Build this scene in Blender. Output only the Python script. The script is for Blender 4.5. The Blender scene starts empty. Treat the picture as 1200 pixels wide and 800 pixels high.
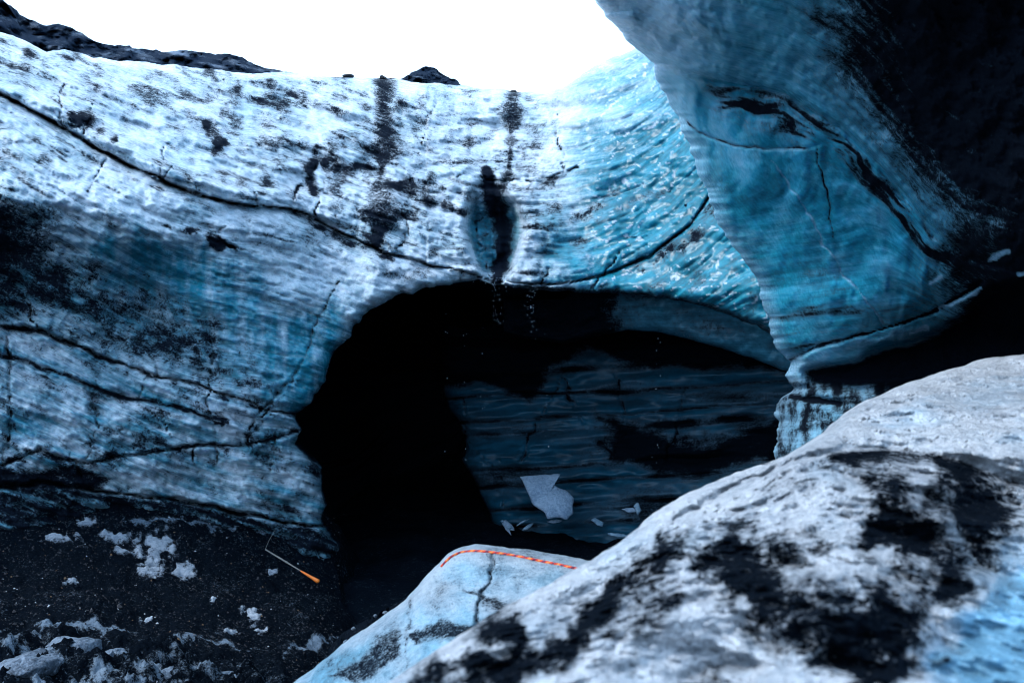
import bpy, bmesh, math, random
import numpy as np
from mathutils import Vector

random.seed(7)
rng = np.random.default_rng(7)
S = bpy.context.scene
C = S.collection

# ------------------------------------------------------------------ camera
CAM = np.array([0.0, 0.0, 5.0])
F = 933.0
cd = bpy.data.cameras.new("camera")
cam = bpy.data.objects.new("camera", cd)
C.objects.link(cam)
cam.location = CAM
cam.rotation_euler = (math.radians(90), 0, 0)
cd.sensor_width = 36
cd.lens = 28.0
cd.clip_start = 0.05
cd.clip_end = 6000
cd.dof.use_dof = True
cd.dof.focus_distance = 11.5
cd.dof.aperture_fstop = 3.0
S.camera = cam

# ------------------------------------------------------------------ world, sun
SUN_EL, SUN_AZ = 47.0, -105.0          # azimuth from +Y (view direction), + to the right
w = bpy.data.worlds.new("World")
S.world = w
w.use_nodes = True
nt = w.node_tree
nt.nodes.clear()
wo = nt.nodes.new("ShaderNodeOutputWorld")
bg = nt.nodes.new("ShaderNodeBackground")
sky = nt.nodes.new("ShaderNodeTexSky")
sky.sky_type = 'NISHITA'
sky.sun_disc = False
sky.sun_elevation = math.radians(SUN_EL)
sky.sun_rotation = math.radians(SUN_AZ)
sky.dust_density = 2.0
sky.ozone_density = 2.0
mixw = nt.nodes.new("ShaderNodeMix")
mixw.data_type = 'RGBA'
tcw = nt.nodes.new("ShaderNodeTexCoord")
nw = nt.nodes.new("ShaderNodeTexNoise")
nw.inputs['Scale'].default_value = 2.5
nw.inputs['Detail'].default_value = 4
mrw = nt.nodes.new("ShaderNodeMapRange")
mrw.inputs[3].default_value = 0.78
mrw.inputs[4].default_value = 0.95
nt.links.new(tcw.outputs['Generated'], nw.inputs['Vector'])
nt.links.new(nw.outputs['Fac'], mrw.inputs[0])
nt.links.new(mrw.outputs[0], mixw.inputs[0])
nt.links.new(sky.outputs[0], mixw.inputs[6])
mixw.inputs[7].default_value = (8.3, 11.7, 16.0, 1)      # overcast cloud sheet
nt.links.new(mixw.outputs[2], bg.inputs[0])
bg.inputs[1].default_value = 0.088
nt.links.new(bg.outputs[0], wo.inputs[0])

sd = bpy.data.lights.new("sun", 'SUN')
sd.energy = 1.5
sd.angle = math.radians(18)
sd.color = (1.0, 0.98, 0.96)
so = bpy.data.objects.new("sun", sd)
C.objects.link(so)
_e, _a = math.radians(SUN_EL), math.radians(SUN_AZ)
_d = Vector((math.sin(_a) * math.cos(_e), math.cos(_a) * math.cos(_e), math.sin(_e)))
so.rotation_euler = _d.to_track_quat('Z', 'Y').to_euler()
so.location = _d * 50

S.view_settings.view_transform = 'Standard'
S.view_settings.look = 'None'
S.view_settings.exposure = 1.02
S.view_settings.gamma = 1.0
S.view_settings.use_curve_mapping = False
S.render.engine = 'CYCLES'
S.cycles.use_denoising = True
S.cycles.filter_width = 1.0
S.cycles.max_bounces = 6
S.cycles.diffuse_bounces = 4
S.cycles.glossy_bounces = 2

# ------------------------------------------------------------------ numpy helpers
_P = np.concatenate([rng.permutation(256)] * 3)
_G = rng.normal(size=(256, 3))
_G /= np.linalg.norm(_G, axis=1)[:, None]

def perlin(x, y, z=0.0):
    x, y, z = np.broadcast_arrays(np.asarray(x, float), np.asarray(y, float), np.asarray(z, float))
    xi, yi, zi = np.floor(x).astype(int), np.floor(y).astype(int), np.floor(z).astype(int)
    xf, yf, zf = x - xi, y - yi, z - zi
    xi &= 255; yi &= 255; zi &= 255
    f = lambda t: t * t * t * (t * (t * 6 - 15) + 10)
    u, v, w_ = f(xf), f(yf), f(zf)
    def g(dx, dy, dz):
        h = _P[_P[_P[xi + dx] + yi + dy] + zi + dz]
        G = _G[h]
        return G[..., 0] * (xf - dx) + G[..., 1] * (yf - dy) + G[..., 2] * (zf - dz)
    l = lambda a, b, t: a + t * (b - a)
    return 1.6 * l(l(l(g(0,0,0), g(1,0,0), u), l(g(0,1,0), g(1,1,0), u), v),
                   l(l(g(0,0,1), g(1,0,1), u), l(g(0,1,1), g(1,1,1), u), v), w_)

def fbm(x, y, z=0.0, o=4, gain=0.5):
    r = 0; a = 1.0
    for k in range(o):
        r = r + a * perlin(x * 2.03 ** k + 17.3 * k, y * 2.03 ** k + 5.1 * k, np.asarray(z) * 2.03 ** k + 9.7 * k)
        a *= gain
    return r

def ridge(x, y, z=0.0, o=4):
    r = 0; a = 1.0
    for k in range(o):
        r = r + a * (1 - np.abs(perlin(x * 2.1 ** k + 31 * k, y * 2.1 ** k, np.asarray(z) * 2.1 ** k)) * 1.6)
        a *= 0.5
    return r / 1.9

def worley(x, y, seed=0):
    xi, yi = np.floor(x).astype(int), np.floor(y).astype(int)
    d1 = np.full(x.shape, 9.0); d2 = np.full(x.shape, 9.0)
    r = np.random.default_rng(seed)
    tx, ty = r.random((64, 64)), r.random((64, 64))
    for a in (-1, 0, 1):
        for b in (-1, 0, 1):
            cx, cy = xi + a, yi + b
            d = np.hypot(cx + tx[cx & 63, cy & 63] - x, cy + ty[cx & 63, cy & 63] - y)
            d2 = np.where(d < d1, d1, np.minimum(d2, d)); d1 = np.minimum(d1, d)
    return d1, d2

def sstep(a, b, x):
    t = np.clip((x - a) / (b - a), 0, 1)
    return t * t * (3 - 2 * t)

def tps(ctrl):
    """thin plate spline u,v -> log depth"""
    P = np.array(ctrl, float)
    uv = P[:, :2] / 400.0
    n = len(P)
    d = np.linalg.norm(uv[:, None] - uv[None], axis=2)
    K = np.where(d > 0, d * d * np.log(d + 1e-12), 0) + np.eye(n) * 0.002
    A = np.zeros((n + 3, n + 3))
    A[:n, :n] = K
    A[:n, n] = 1; A[:n, n + 1:] = uv
    A[n, :n] = 1; A[n + 1:, :n] = uv.T
    b = np.zeros(n + 3); b[:n] = np.log(P[:, 2])
    c = np.linalg.solve(A, b)
    def ev(U, V):
        U = np.asarray(U, float) / 400; V = np.asarray(V, float) / 400
        r = c[n] + c[n + 1] * U + c[n + 2] * V
        for i in range(n):
            dd = np.hypot(U - uv[i, 0], V - uv[i, 1])
            r = r + c[i] * dd * dd * np.log(dd + 1e-12)
        return np.exp(np.clip(r, -1, 4))
    return ev

def unproj(U, V, D):
    U, V, D = np.broadcast_arrays(np.asarray(U, float), np.asarray(V, float), np.asarray(D, float))
    return np.stack([CAM[0] + (U - 600) / F * D, CAM[1] + D, CAM[2] + (400 - V) / F * D], -1)

def seg_dist(U, V, pts):
    """distance to a polyline, and the running parameter 0..1 of the nearest point"""
    pts = np.asarray(pts, float)
    L = np.r_[0, np.cumsum(np.hypot(*np.diff(pts[:, :2], axis=0).T))]
    best = np.full(U.shape, 1e9); par = np.zeros(U.shape)
    for i in range(len(pts) - 1):
        a, b = pts[i, :2], pts[i + 1, :2]
        ab = b - a; ll = max(ab @ ab, 1e-9)
        t = np.clip(((U - a[0]) * ab[0] + (V - a[1]) * ab[1]) / ll, 0, 1)
        d = np.hypot(U - a[0] - t * ab[0], V - a[1] - t * ab[1])
        m = d < best
        best = np.where(m, d, best)
        par = np.where(m, (L[i] + t * (L[i + 1] - L[i])) / L[-1], par)
    return best, par

def stroke(U, V, pts, width, warp=4.0, soft=1.0, seed=0, freq=0.03):
    """0..1 mark along a polyline; pts may carry a third value, the half width there"""
    pts = np.asarray(pts, float)
    out = np.zeros(U.shape)
    wmax = (pts[:, 2].max() if pts.shape[1] > 2 else width)
    wmax = max(wmax, width)
    m = 3 * warp + 2.5 * wmax + 4
    sel = (U > pts[:, 0].min() - m) & (U < pts[:, 0].max() + m) & (V > pts[:, 1].min() - m) & (V < pts[:, 1].max() + m)
    if not sel.any():
        return out
    u, v = U[sel], V[sel]
    u = u + warp * fbm(u * freq, v * freq, seed + .3, 4)
    v = v + warp * fbm(u * freq, v * freq, seed + 7.7, 4)
    d, t = seg_dist(u, v, pts)
    wd = width
    if pts.shape[1] > 2:
        L = np.r_[0, np.cumsum(np.hypot(*np.diff(pts[:, :2], axis=0).T))]
        wd = np.interp(t, L / L[-1], pts[:, 2]) * np.clip(.95 + .75 * fbm(t * L[-1] * .035, seed + .5, 0.5, 3), .3, 2.2)
    out[sel] = 1 - sstep(1 - soft, 1 + soft * .6, d / wd)
    return out

def inside(U, V, poly):
    poly = np.asarray(poly, float)
    r = np.zeros(U.shape, bool)
    j = len(poly) - 1
    for i in range(len(poly)):
        xi, yi = poly[i, :2]; xj, yj = poly[j, :2]
        if yi != yj:
            r ^= ((yi > V) != (yj > V)) & (U < (xj - xi) * (V - yi) / (yj - yi) + xi)
        j = i
    return r

def sdist(U, V, poly):
    p = np.asarray(poly, float)[:, :2]
    d, _ = seg_dist(U, V, np.vstack([p, p[:1]]))
    return np.where(inside(U, V, p), d, -d)

def region(U, V, poly, soft=20.0, warp=12.0, seed=0, freq=0.015):
    u = U + warp * fbm(U * freq, V * freq, seed + .9, 5)
    v = V + warp * fbm(U * freq, V * freq, seed + 4.1, 5)
    return sstep(-soft, soft, sdist(u, v, poly))

def rough_line(pts, amp=2.0, step=4.0, seed=0, freq=0.05, closed=False):
    """resample a traced outline and give it a broken, uneven edge"""
    pts = np.asarray(pts, float)
    if closed:
        pts = np.vstack([pts, pts[:1]])
    L = np.r_[0, np.cumsum(np.hypot(*np.diff(pts[:, :2], axis=0).T))]
    s = np.arange(0, L[-1], step)
    if not closed:
        s = np.r_[s, L[-1]]
    x = np.interp(s, L, pts[:, 0]); y = np.interp(s, L, pts[:, 1])
    x = x + amp * fbm(s * freq, seed + .37, 0.5, 4)
    y = y + amp * fbm(s * freq, seed + 8.37, 3.5, 4)
    return np.stack([x, y], 1)

def col(name, *strokes):
    pass

# ------------------------------------------------------------------ object helpers
def tag(o, label=None, cat=None, group=None, kind=None):
    if label: o['label'] = label
    if cat: o['category'] = cat
    if group: o['group'] = group
    if kind: o['kind'] = kind
    return o

def empty(name, loc, label=None, cat=None, group=None):
    o = bpy.data.objects.new(name, None)
    o.empty_display_size = 0.2
    C.objects.link(o)
    o.location = loc
    return tag(o, label, cat, group)

def mesh_obj(name, verts, faces, mat, parent=None, attrs=None, smooth=True, pivot=None, mats=None, mat_idx=None):
    verts = np.asarray(verts, float)
    pv = np.zeros(3)
    if parent is not None:
        pv = np.array(parent['pv']) if 'pv' in parent else np.array(parent.location)
    elif pivot is not None:
        pv = np.asarray(pivot, float)
    me = bpy.data.meshes.new(name)
    faces = np.asarray(faces)
    if faces.ndim == 2:
        n = len(faces); k = faces.shape[1]
        me.vertices.add(len(verts))
        me.vertices.foreach_set('co', (verts - pv).astype(np.float32).ravel())
        me.loops.add(n * k)
        me.loops.foreach_set('vertex_index', faces.astype(np.int32).ravel())
        me.polygons.add(n)
        me.polygons.foreach_set('loop_start', np.arange(0, n * k, k, dtype=np.int32))
        me.update(calc_edges=True)
    else:
        me.from_pydata([tuple(v) for v in verts - pv], [], [tuple(f) for f in faces])
    me.polygons.foreach_set('use_smooth', np.full(len(me.polygons), smooth))
    for m in (mats or [mat]):
        me.materials.append(m)
    if mat_idx is not None:
        me.polygons.foreach_set('material_index', np.asarray(mat_idx, np.int32))
    if attrs is not None and 'strat' not in attrs:
        attrs = dict(attrs, strat=verts[:, 2])
    for k_, v_ in (attrs or {}).items():
        a = me.attributes.new(k_, 'FLOAT', 'POINT')
        a.data.foreach_set('value', np.asarray(v_, np.float32).ravel())
    me.validate()
    o = bpy.data.objects.new(name, me)
    C.objects.link(o)
    if parent is not None:
        o.parent = parent
    else:
        o.location = pv
    return o

def grid_faces(nr, nc):
    i = np.arange(nr * nc).reshape(nr, nc)
    return np.stack([i[:-1, :-1], i[1:, :-1], i[1:, 1:], i[:-1, 1:]], -1).reshape(-1, 4)

def split_parts(parent, V3, faces, fid, names, mat, attrs):
    """one mesh per layer of the same surface, meeting in the crevices between them"""
    outs = []
    for k, nm in enumerate(names):
        f = faces[fid == k]
        if not len(f):
            continue
        used, inv = np.unique(f, return_inverse=True)
        outs.append(mesh_obj(nm, V3[used], inv.reshape(f.shape), mat, parent, {a: v[used] for a, v in attrs.items()}))
    return outs

# ------------------------------------------------------------------ materials
class NT:
    def __init__(s, name):
        s.m = bpy.data.materials.new(name); s.m.use_nodes = True
        s.t = s.m.node_tree; s.t.nodes.clear()
        s.out = s.n('ShaderNodeOutputMaterial'); s.b = s.n('ShaderNodeBsdfPrincipled')
        s.l(s.b.outputs[0], s.out.inputs[0])
        s.tc = s.n('ShaderNodeTexCoord')
    def n(s, t, **k):
        x = s.t.nodes.new(t)
        for a, v in k.items(): setattr(x, a, v)
        return x
    def l(s, a, b): s.t.links.new(a, b)
    def setin(s, sock, v):
        if isinstance(v, bpy.types.NodeSocket): s.l(v, sock)
        elif isinstance(v, tuple) and len(v) == 3 and sock.type == 'RGBA': sock.default_value = (*v, 1)
        else: sock.default_value = v
    def attr(s, name): return s.n('ShaderNodeAttribute', attribute_name=name).outputs['Fac']
    def noise(s, scale, detail=4, rough=.55, stretch=(1, 1, 1), rot=(0, 0, 0), dist=0.0):
        mp = s.n('ShaderNodeMapping'); mp.inputs['Scale'].default_value = stretch; mp.inputs['Rotation'].default_value = rot
        s.l(s.tc.outputs['Object'], mp.inputs[0])
        x = s.n('ShaderNodeTexNoise')
        x.inputs['Scale'].default_value = scale; x.inputs['Detail'].default_value = detail
        x.inputs['Roughness'].default_value = rough; x.inputs['Distortion'].default_value = dist
        s.l(mp.outputs[0], x.inputs['Vector'])
        return x.outputs['Fac']
    def math(s, op, a, b=0.0, c=0.0, clamp=False):
        x = s.n('ShaderNodeMath', operation=op, use_clamp=clamp)
        for i, v in enumerate((a, b, c)): s.setin(x.inputs[i], v)
        return x.outputs[0]
    def rng(s, v, a, b, c=0.0, d=1.0, smooth=True):
        x = s.n('ShaderNodeMapRange', interpolation_type='SMOOTHSTEP' if smooth else 'LINEAR')
        for i, q in enumerate((v, a, b, c, d)): s.setin(x.inputs[i], q)
        return x.outputs[0]
    def mix(s, f, a, b):
        x = s.n('ShaderNodeMix', data_type='RGBA')
        s.setin(x.inputs[0], f); s.setin(x.inputs[6], a); s.setin(x.inputs[7], b)
        return x.outputs[2]
    def bump(s, h, strength, dist, prev=None):
        x = s.n('ShaderNodeBump'); x.inputs['Strength'].default_value = strength; x.inputs['Distance'].default_value = dist
        s.l(h, x.inputs['Height'])
        if prev: s.l(prev, x.inputs['Normal'])
        return x.outputs[0]

def ice_material(name, white, blue, ash, scale=1.0, speck=1.0, rough=(.5, .22), bump=1.0, grainy=1.0, edge=(.34, .80), sss=0.0, wvar=(.66, .72, .78)):
    """weathered white ice / clear blue ice / volcanic ash, chosen by the mesh's own 'clear' and 'ash' values;
    'strat' is the height across the ice layers in metres; noise breaks everything into layers and grains"""
    t = NT(name)
    a, c, st = t.attr('ash'), t.attr('clear'), t.attr('strat')
    sep = t.n('ShaderNodeSeparateXYZ'); t.l(t.tc.outputs['Object'], sep.inputs[0])
    def layered(sx, sz, detail, rough_, dist=.25):
        cmb = t.n('ShaderNodeCombineXYZ')
        t.l(t.math('MULTIPLY', sep.outputs[0], sx), cmb.inputs[0])
        t.l(t.math('MULTIPLY', sep.outputs[1], sx * .5), cmb.inputs[1])
        t.l(t.math('MULTIPLY', st, sz), cmb.inputs[2])
        x = t.n('ShaderNodeTexNoise'); x.inputs['Scale'].default_value = 1.0
        x.inputs['Detail'].default_value = detail; x.inputs['Roughness'].default_value = rough_; x.inputs['Distortion'].default_value = dist
        t.l(cmb.outputs[0], x.inputs['Vector'])
        return x.outputs['Fac']
    fine = t.noise(8 * grainy, 6, .70)
    grain = t.noise(26 * grainy, 3, .75)
    speckle = t.noise(34 * grainy, 2, .8)
    strata = layered(.9 * scale, 7 * scale, 7, .62)
    lamina = layered(1.6 * scale, 26 * scale, 4, .7, .1)
    blot = t.noise(1.1 * scale, 6, .62, (1, 1, 1.2))
    cen = lambda v, k: t.math('MULTIPLY', t.math('SUBTRACT', v, .5), k)
    av = t.math('ADD', t.math('ADD', t.math('ADD', a, cen(fine, 1.1 * speck)), t.math('ADD', cen(grain, 1.5 * speck), cen(strata, .42))),
                t.math('ADD', cen(lamina, .28), cen(blot, .5)))
    af = t.rng(av, edge[0], edge[1])
    cv = t.math('ADD', t.math('ADD', c, cen(strata, .7)), t.math('ADD', cen(lamina, .5), cen(fine, .5)))
    cf = t.rng(cv, .05, 1.0)
    wv = t.math('ADD', t.math('ADD', blot, t.math('MULTIPLY', t.math('MINIMUM', c, 0.0), 1.5)), t.math('ADD', cen(fine, .8), cen(speckle, .7)))
    wcol = t.mix(t.rng(wv, .30, .72), white, tuple(x * k for x, k in zip(white, wvar)))
    bcol = t.mix(t.rng(t.math('ADD', strata, cen(fine, .5)), .34, .68), blue, tuple(x * .5 for x in blue))
    base = t.mix(cf, wcol, bcol)
    acol = t.mix(t.rng(speckle, .42, .78), ash, tuple(x * 2.0 for x in ash))
    veil = t.math('ADD', t.math('ADD', a, cen(fine, .45 * speck)), t.math('ADD', cen(lamina, .5), cen(blot, .5)))
    base = t.mix(t.rng(veil, .12, .85, 0.0, .82, False), base, (.075, .105, .14))
    t.setin(t.b.inputs['Base Color'], t.mix(af, base, acol))
    r = t.math('ADD', t.math('MULTIPLY', cf, rough[1] - rough[0]), rough[0])
    r = t.math('ADD', r, cen(fine, .4))
    x = t.n('ShaderNodeMix', data_type='FLOAT')
    t.setin(x.inputs[0], af); t.l(r, x.inputs[2]); x.inputs[3].default_value = .85
    t.l(x.outputs[0], t.b.inputs['Roughness'])
    t.b.inputs['IOR'].default_value = 1.31
    y = t.n('ShaderNodeMix', data_type='FLOAT')
    t.setin(y.inputs[0], af); y.inputs[2].default_value = .55; y.inputs[3].default_value = .03
    t.l(y.outputs[0], t.b.inputs['Specular IOR Level'])
    b1 = t.bump(strata, .6 * bump, .14 / scale)
    b2_ = t.bump(fine, .9 * bump, .14 / grainy, b1)
    b3 = t.bump(grain, .8 * bump, .06 / grainy, b2_)
    smooth_ = t.math('SUBTRACT', 1.0, t.math('MULTIPLY', cf, .8))
    for b_, k_ in ((b1, .6), (b2_, .9), (b3, .8)):
        t.l(t.math('MULTIPLY', smooth_, k_ * bump), b_.node.inputs['Strength'])
    if sss:
        t.l(t.math('MULTIPLY', t.math('SUBTRACT', 1.0, af), t.math('MULTIPLY', cf, sss)), t.b.inputs['Subsurface Weight'])
        t.b.inputs['Subsurface Radius'].default_value = (.12, .45, .8)
        t.b.inputs['Subsurface Scale'].default_value = .35
    t.l(b3, t.b.inputs['Normal'])
    return t.m

WHITE = (.72, .80, .88)
M_wall = ice_material("glacier_ice", WHITE, (.016, .255, .365), (.005, .008, .014), speck=.85, rough=(.40, .16), bump=.55, sss=.45)
M_hang = ice_material("blue_overhang_ice", (.36, .62, .80), (.024, .40, .60), (.003, .005, .009), 1.3, .55, (.30, .14), .5, 1.9, sss=.55)
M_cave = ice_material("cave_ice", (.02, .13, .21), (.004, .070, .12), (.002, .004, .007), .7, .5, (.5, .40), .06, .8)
M_arch = ice_material("arch_ice", (.10, .32, .44), (.014, .16, .24), (.002, .004, .007), .9, .5, (.3, .14), .35, .9)
M_front = ice_material("dirty_near_ice", (.82, .87, .93), (.20, .45, .64), (.0035, .0065, .0115), 1.5, 1.15, (.40, .22), 1.1, 2.3, wvar=(.50, .53, .57))
M_mid = ice_material("rope_mound_ice", (.50, .60, .68), (.12, .32, .45), (.004, .007, .012), 2.2, 1.0, (.5, .25), 1.0, 3.6)

def simple_mat(name, c1, c2, scale=8, rough=.8, bump=.4, bdist=.02, spec=.3):
    t = NT(name)
    n1 = t.noise(scale, 6, .62); n2 = t.noise(scale * 6, 4, .65)
    t.setin(t.b.inputs['Base Color'], t.mix(t.rng(t.math('ADD', n1, t.math('MULTIPLY', t.math('SUBTRACT', n2, .5), .8)), .35, .7), c1, c2))
    t.b.inputs['Roughness'].default_value = rough
    t.b.inputs['Specular IOR Level'].default_value = spec
    t.l(t.bump(n2, bump, bdist, t.bump(n1, bump, bdist * 4)), t.b.inputs['Normal'])
    return t.m

M_ash = ice_material("ash_ground", (.24, .32, .41), (.10, .19, .28), (.0025, .0048, .0085), 1.6, 1.0, (.7, .6), 1.0, 1.6)
M_rock = ice_material("mountain_rock", (.12, .17, .25), (.1, .15, .2), (.008, .015, .028), .02, .4, (.9, .9), .15, .035)
M_snow = ice_material("crusted_snow", (.48, .54, .62), (.30, .40, .50), (.006, .010, .016), 1.6, 1.0, (.7, .6), 1.0, 1.8)
M_lump = simple_mat("lump_ice", (.24, .31, .40), (.06, .09, .13), 5, .5, .9, .05)
M_chip = simple_mat("broken_ice", (.26, .40, .52), (.10, .20, .30), 6, .3, .4, .01, .5)
M_stone = simple_mat("dark_basalt", (.020, .022, .028), (.045, .046, .052), 20, .8, .5, .01)

# ================================================================== BACK ICE WALL
rim = np.array([(-900, -260), (-600, -150), (-300, -60), (-100, 8), (0, 38), (30, 49), (55, 60), (75, 58), (110, 68), (160, 73), (200, 76), (250, 82),
    (290, 85), (340, 86), (400, 90), (450, 92), (480, 96), (520, 99), (560, 103), (600, 107), (640, 108), (662, 100),
    (690, 83), (720, 67), (745, 57), (770, 50), (820, 30), (1000, -60), (1300, -220)], float)
MOUTH = np.array([(583, 333), (560, 328), (530, 331), (500, 338), (470, 345), (445, 358), (425, 369), (414, 381), (411, 396),
    (394, 406), (385, 425), (380, 446), (364, 470), (345, 487), (353, 505), (345, 521), (360, 536), (373, 546), (375, 570),
    (380, 592), (373, 612), (386, 627), (398, 644), (391, 658), (405, 674), (401, 694), (392, 712), (400, 736), (432, 775),
    (600, 815), (900, 815), (1010, 700), (1010, 430), (960, 410), (925, 398), (900, 386), (850, 367), (800, 353), (745, 345),
    (700, 343), (640, 339), (610, 337)], float)
mouth = rough_line(MOUTH, 3.2, 4.0, 3, .07, True)

D_wall = tps([(-900, 100, 9), (-900, 700, 7), (-500, 0, 12), (-500, 700, 8.2),
    (0, 40, 17.5), (0, 110, 14.6), (0, 190, 12.4), (0, 240, 11.7), (0, 310, 12.7), (0, 390, 12.3), (0, 480, 11.7), (0, 560, 11.7), (0, 700, 11.3),
    (170, 75, 20), (150, 130, 16.8), (150, 200, 14.2), (150, 262, 12.9), (170, 340, 14.2), (170, 430, 13.6), (170, 510, 13.0), (170, 590, 13.2), (170, 750, 12.8),
    (330, 86, 22), (320, 170, 18.0), (300, 280, 14.9), (320, 340, 15.0), (330, 430, 14.6), (320, 520, 14.0), (340, 600, 14.2), (340, 720, 14.2),
    (450, 92, 23), (450, 200, 19.2), (450, 310, 16.4), (420, 400, 15.8),
    (600, 107, 23.5), (600, 200, 20.5), (580, 330, 17.2), (660, 210, 20), (660, 330, 17.2),
    (745, 57, 22), (740, 150, 19.6), (740, 250, 18), (740, 340, 17), (830, 230, 17), (840, 330, 16), (900, 385, 15.2),
    (1000, -60, 17), (1000, 300, 14), (1300, 0, 13), (1300, 500, 12), (600, 815, 15.5), (1000, 800, 14)])

# traced crevices and cracks of the wall, picture coordinates with half widths
C1 = [(-200, 10, 6), (-100, 62, 6), (0, 110, 5), (40, 130, 5), (70, 147, 5), (100, 166, 6), (140, 188, 7), (185, 210, 7), (232, 229, 5), (290, 241, 3.5), (340, 244, 3.5),
      (380, 262, 3), (430, 287, 3.2), (480, 304, 3), (540, 319, 2.6), (575, 329, 3)]
C1 = [(a_, b_, c_ * .42) for a_, b_, c_ in C1]
C3 = [(583, 330, 2), (640, 333, 1.6), (700, 325, 2), (760, 301, 2.4), (810, 263, 2.6), (833, 228, 2.2), (900, 190, 2)]
L1 = [(-200, 330, 6), (-60, 372, 6), (0, 384, 6), (45, 388, 6), (90, 405, 5), (150, 430, 4), (200, 445, 3.5), (250, 457, 3), (310, 478, 2.6), (347, 489, 2.5)]
L2 = [(-60, 405, 4), (0, 416, 4), (60, 433, 4.5), (110, 455, 4.5), (170, 470, 4), (215, 480, 4), (262, 496, 3.5)]
L3 = [(0, 545, 4), (45, 528, 7), (75, 540, 6), (100, 542, 4), (160, 531, 3), (220, 523, 3), (280, 521, 4), (320, 513, 4), (352, 505, 3)]
LB = [(-100, 560, 5), (0, 570, 5), (60, 566, 5), (120, 575, 4), (200, 584, 3.5), (270, 598, 3), (330, 611, 3), (380, 616, 3)]
thin = lambda ls, k: [[(a_, b_, c_ * k) for a_, b_, c_ in l_] for l_ in ls]
L1, L2, L3, LB = thin([L1, L2, L3, LB], .6)
cracks = [[(395, 330, 1.6), (370, 380, 1.6), (352, 430, 2.6), (312, 475, 2.8), (292, 500, 2.2)],
    [(8, 395, 3), (13, 450, 3.5), (12, 500, 3.5), (3, 545, 3)],
    [(513, 112, 1.4), (500, 140, 2.2), (487, 200, 1.8), (476, 240, 2.2), (477, 275, 1.6)],
    [(655, 115, 1.2), (651, 150, 1.6), (658, 180, 1.6), (664, 207, 2)],
    [(535, 205, 2), (580, 214, 2), (620, 213, 2), (660, 205, 2.2), (676, 193, 1.5)],
    [(77, 95, 1.5), (72, 120, 2.2), (74, 147, 2.5)],
    [(372, 195, 3), (358, 212, 3.2), (342, 232, 2.5)], [(455, 305, 2), (480, 270, 1.4), (470, 240, 1.2)],
    [(250, 560, 1.2), (255, 520, 2), (242, 470, 1.2), (250, 385, 1)], [(105, 455, 1), (115, 500, 1.6), (100, 540, 1.6)],
    [(285, 300, 1.2), (250, 275, 1.8), (265, 265, 1.8)], [(150, 60, 1), (205, 80, 1.4), (260, 92, 1.6)],
    [(555, 250, 1.5), (560, 300, 1.6), (576, 326, 2)]]

_rb = np.random.default_rng(12)
for _k in range(30):                                 # short side cracks that leave the long crevices
    _ln = (C1, C1, C3, L1, L2, L3)[_k % 6]
    _i = _rb.integers(1, len(_ln) - 1); _x, _y = _ln[_i][0] + _rb.uniform(-14, 14), _ln[_i][1]
    _y = float(np.interp(_x, [p[0] for p in _ln], [p[1] for p in _ln]))
    _s = _rb.choice([-1, 1]); _l = _rb.uniform(14, 46); _t = _rb.uniform(-.9, .9)
    cracks.append([(_x, _y, 2.0), (_x + _t * _l * .4, _y + _s * _l * .5, 1.5), (_x + _t * _l * .8 + _rb.uniform(-5, 5), _y + _s * _l, .6)])
C3 = [(a_, b_, c_ * .7) for a_, b_, c_ in C3]
cracks = thin(cracks, .62)
ucols = np.r_[np.linspace(-900, -80, 26)[:-1], np.arange(-80, 960, 1.9), np.linspace(960, 1300, 14)]
rimv = np.interp(ucols, rim[:, 0], rim[:, 1])
m_in = (ucols > -120) & (ucols < 1000)
rimv = rimv + np.where(m_in, 2.6 * fbm(ucols * .035, 2.2, .1, 4), 0)
NR = 400
tt = np.linspace(0, 1, NR)
U = np.broadcast_to(ucols, (NR, len(ucols))).copy()
V = rimv[None] + tt[:, None] * (850 - rimv)[None]
sd_m = sdist(U, V, mouth)
fc = grid_faces(NR, len(ucols))
keep = sd_m.ravel()[fc].mean(1) < 0
fc = fc[keep]
# edges of the mouth
e = np.sort(np.concatenate([fc[:, [0, 1]], fc[:, [1, 2]], fc[:, [2, 3]], fc[:, [3, 0]]]), axis=1)
eu, ec = np.unique(e, axis=0, return_counts=True)
be = eu[ec == 1]
nearm = np.abs(sd_m.ravel()) < 6
be = be[nearm[be].all(1)]
bv = np.unique(be)
# snap those corners on to the traced edge
mp = np.vstack([mouth, mouth[:1]])
fu, fv = U.ravel(), V.ravel()
for i in bv:
    a = mp[:-1]; ab = mp[1:] - a
    t = np.clip(((fu[i] - a[:, 0]) * ab[:, 0] + (fv[i] - a[:, 1]) * ab[:, 1]) / np.maximum((ab ** 2).sum(1), 1e-9), 0, 1)
    q = a + t[:, None] * ab
    k = np.argmin(np.hypot(q[:, 0] - fu[i], q[:, 1] - fv[i]))
    fu[i], fv[i] = q[k]
U, V = fu.reshape(U.shape), fv.reshape(V.shape)
sd_m = sdist(U, V, mouth)
D = D_wall(U, V)
P0 = unproj(U, V, D)
X, Y, Z = P0[..., 0], P0[..., 1], P0[..., 2]

yC1 = np.interp(U, [p[0] for p in C1] + [p[0] for p in C3], [p[1] for p in C1] + [p[1] for p in C3])
yL1 = np.interp(U, [p[0] for p in L1], [p[1] for p in L1])
yLB = np.interp(U, [p[0] for p in LB], [p[1] for p in LB])
above = yC1 - V                                   # >0: upper layer
right = sstep(610, 700, U + 20 * fbm(U * .01, V * .01, 2.2))
upper = (above > 0)
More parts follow.
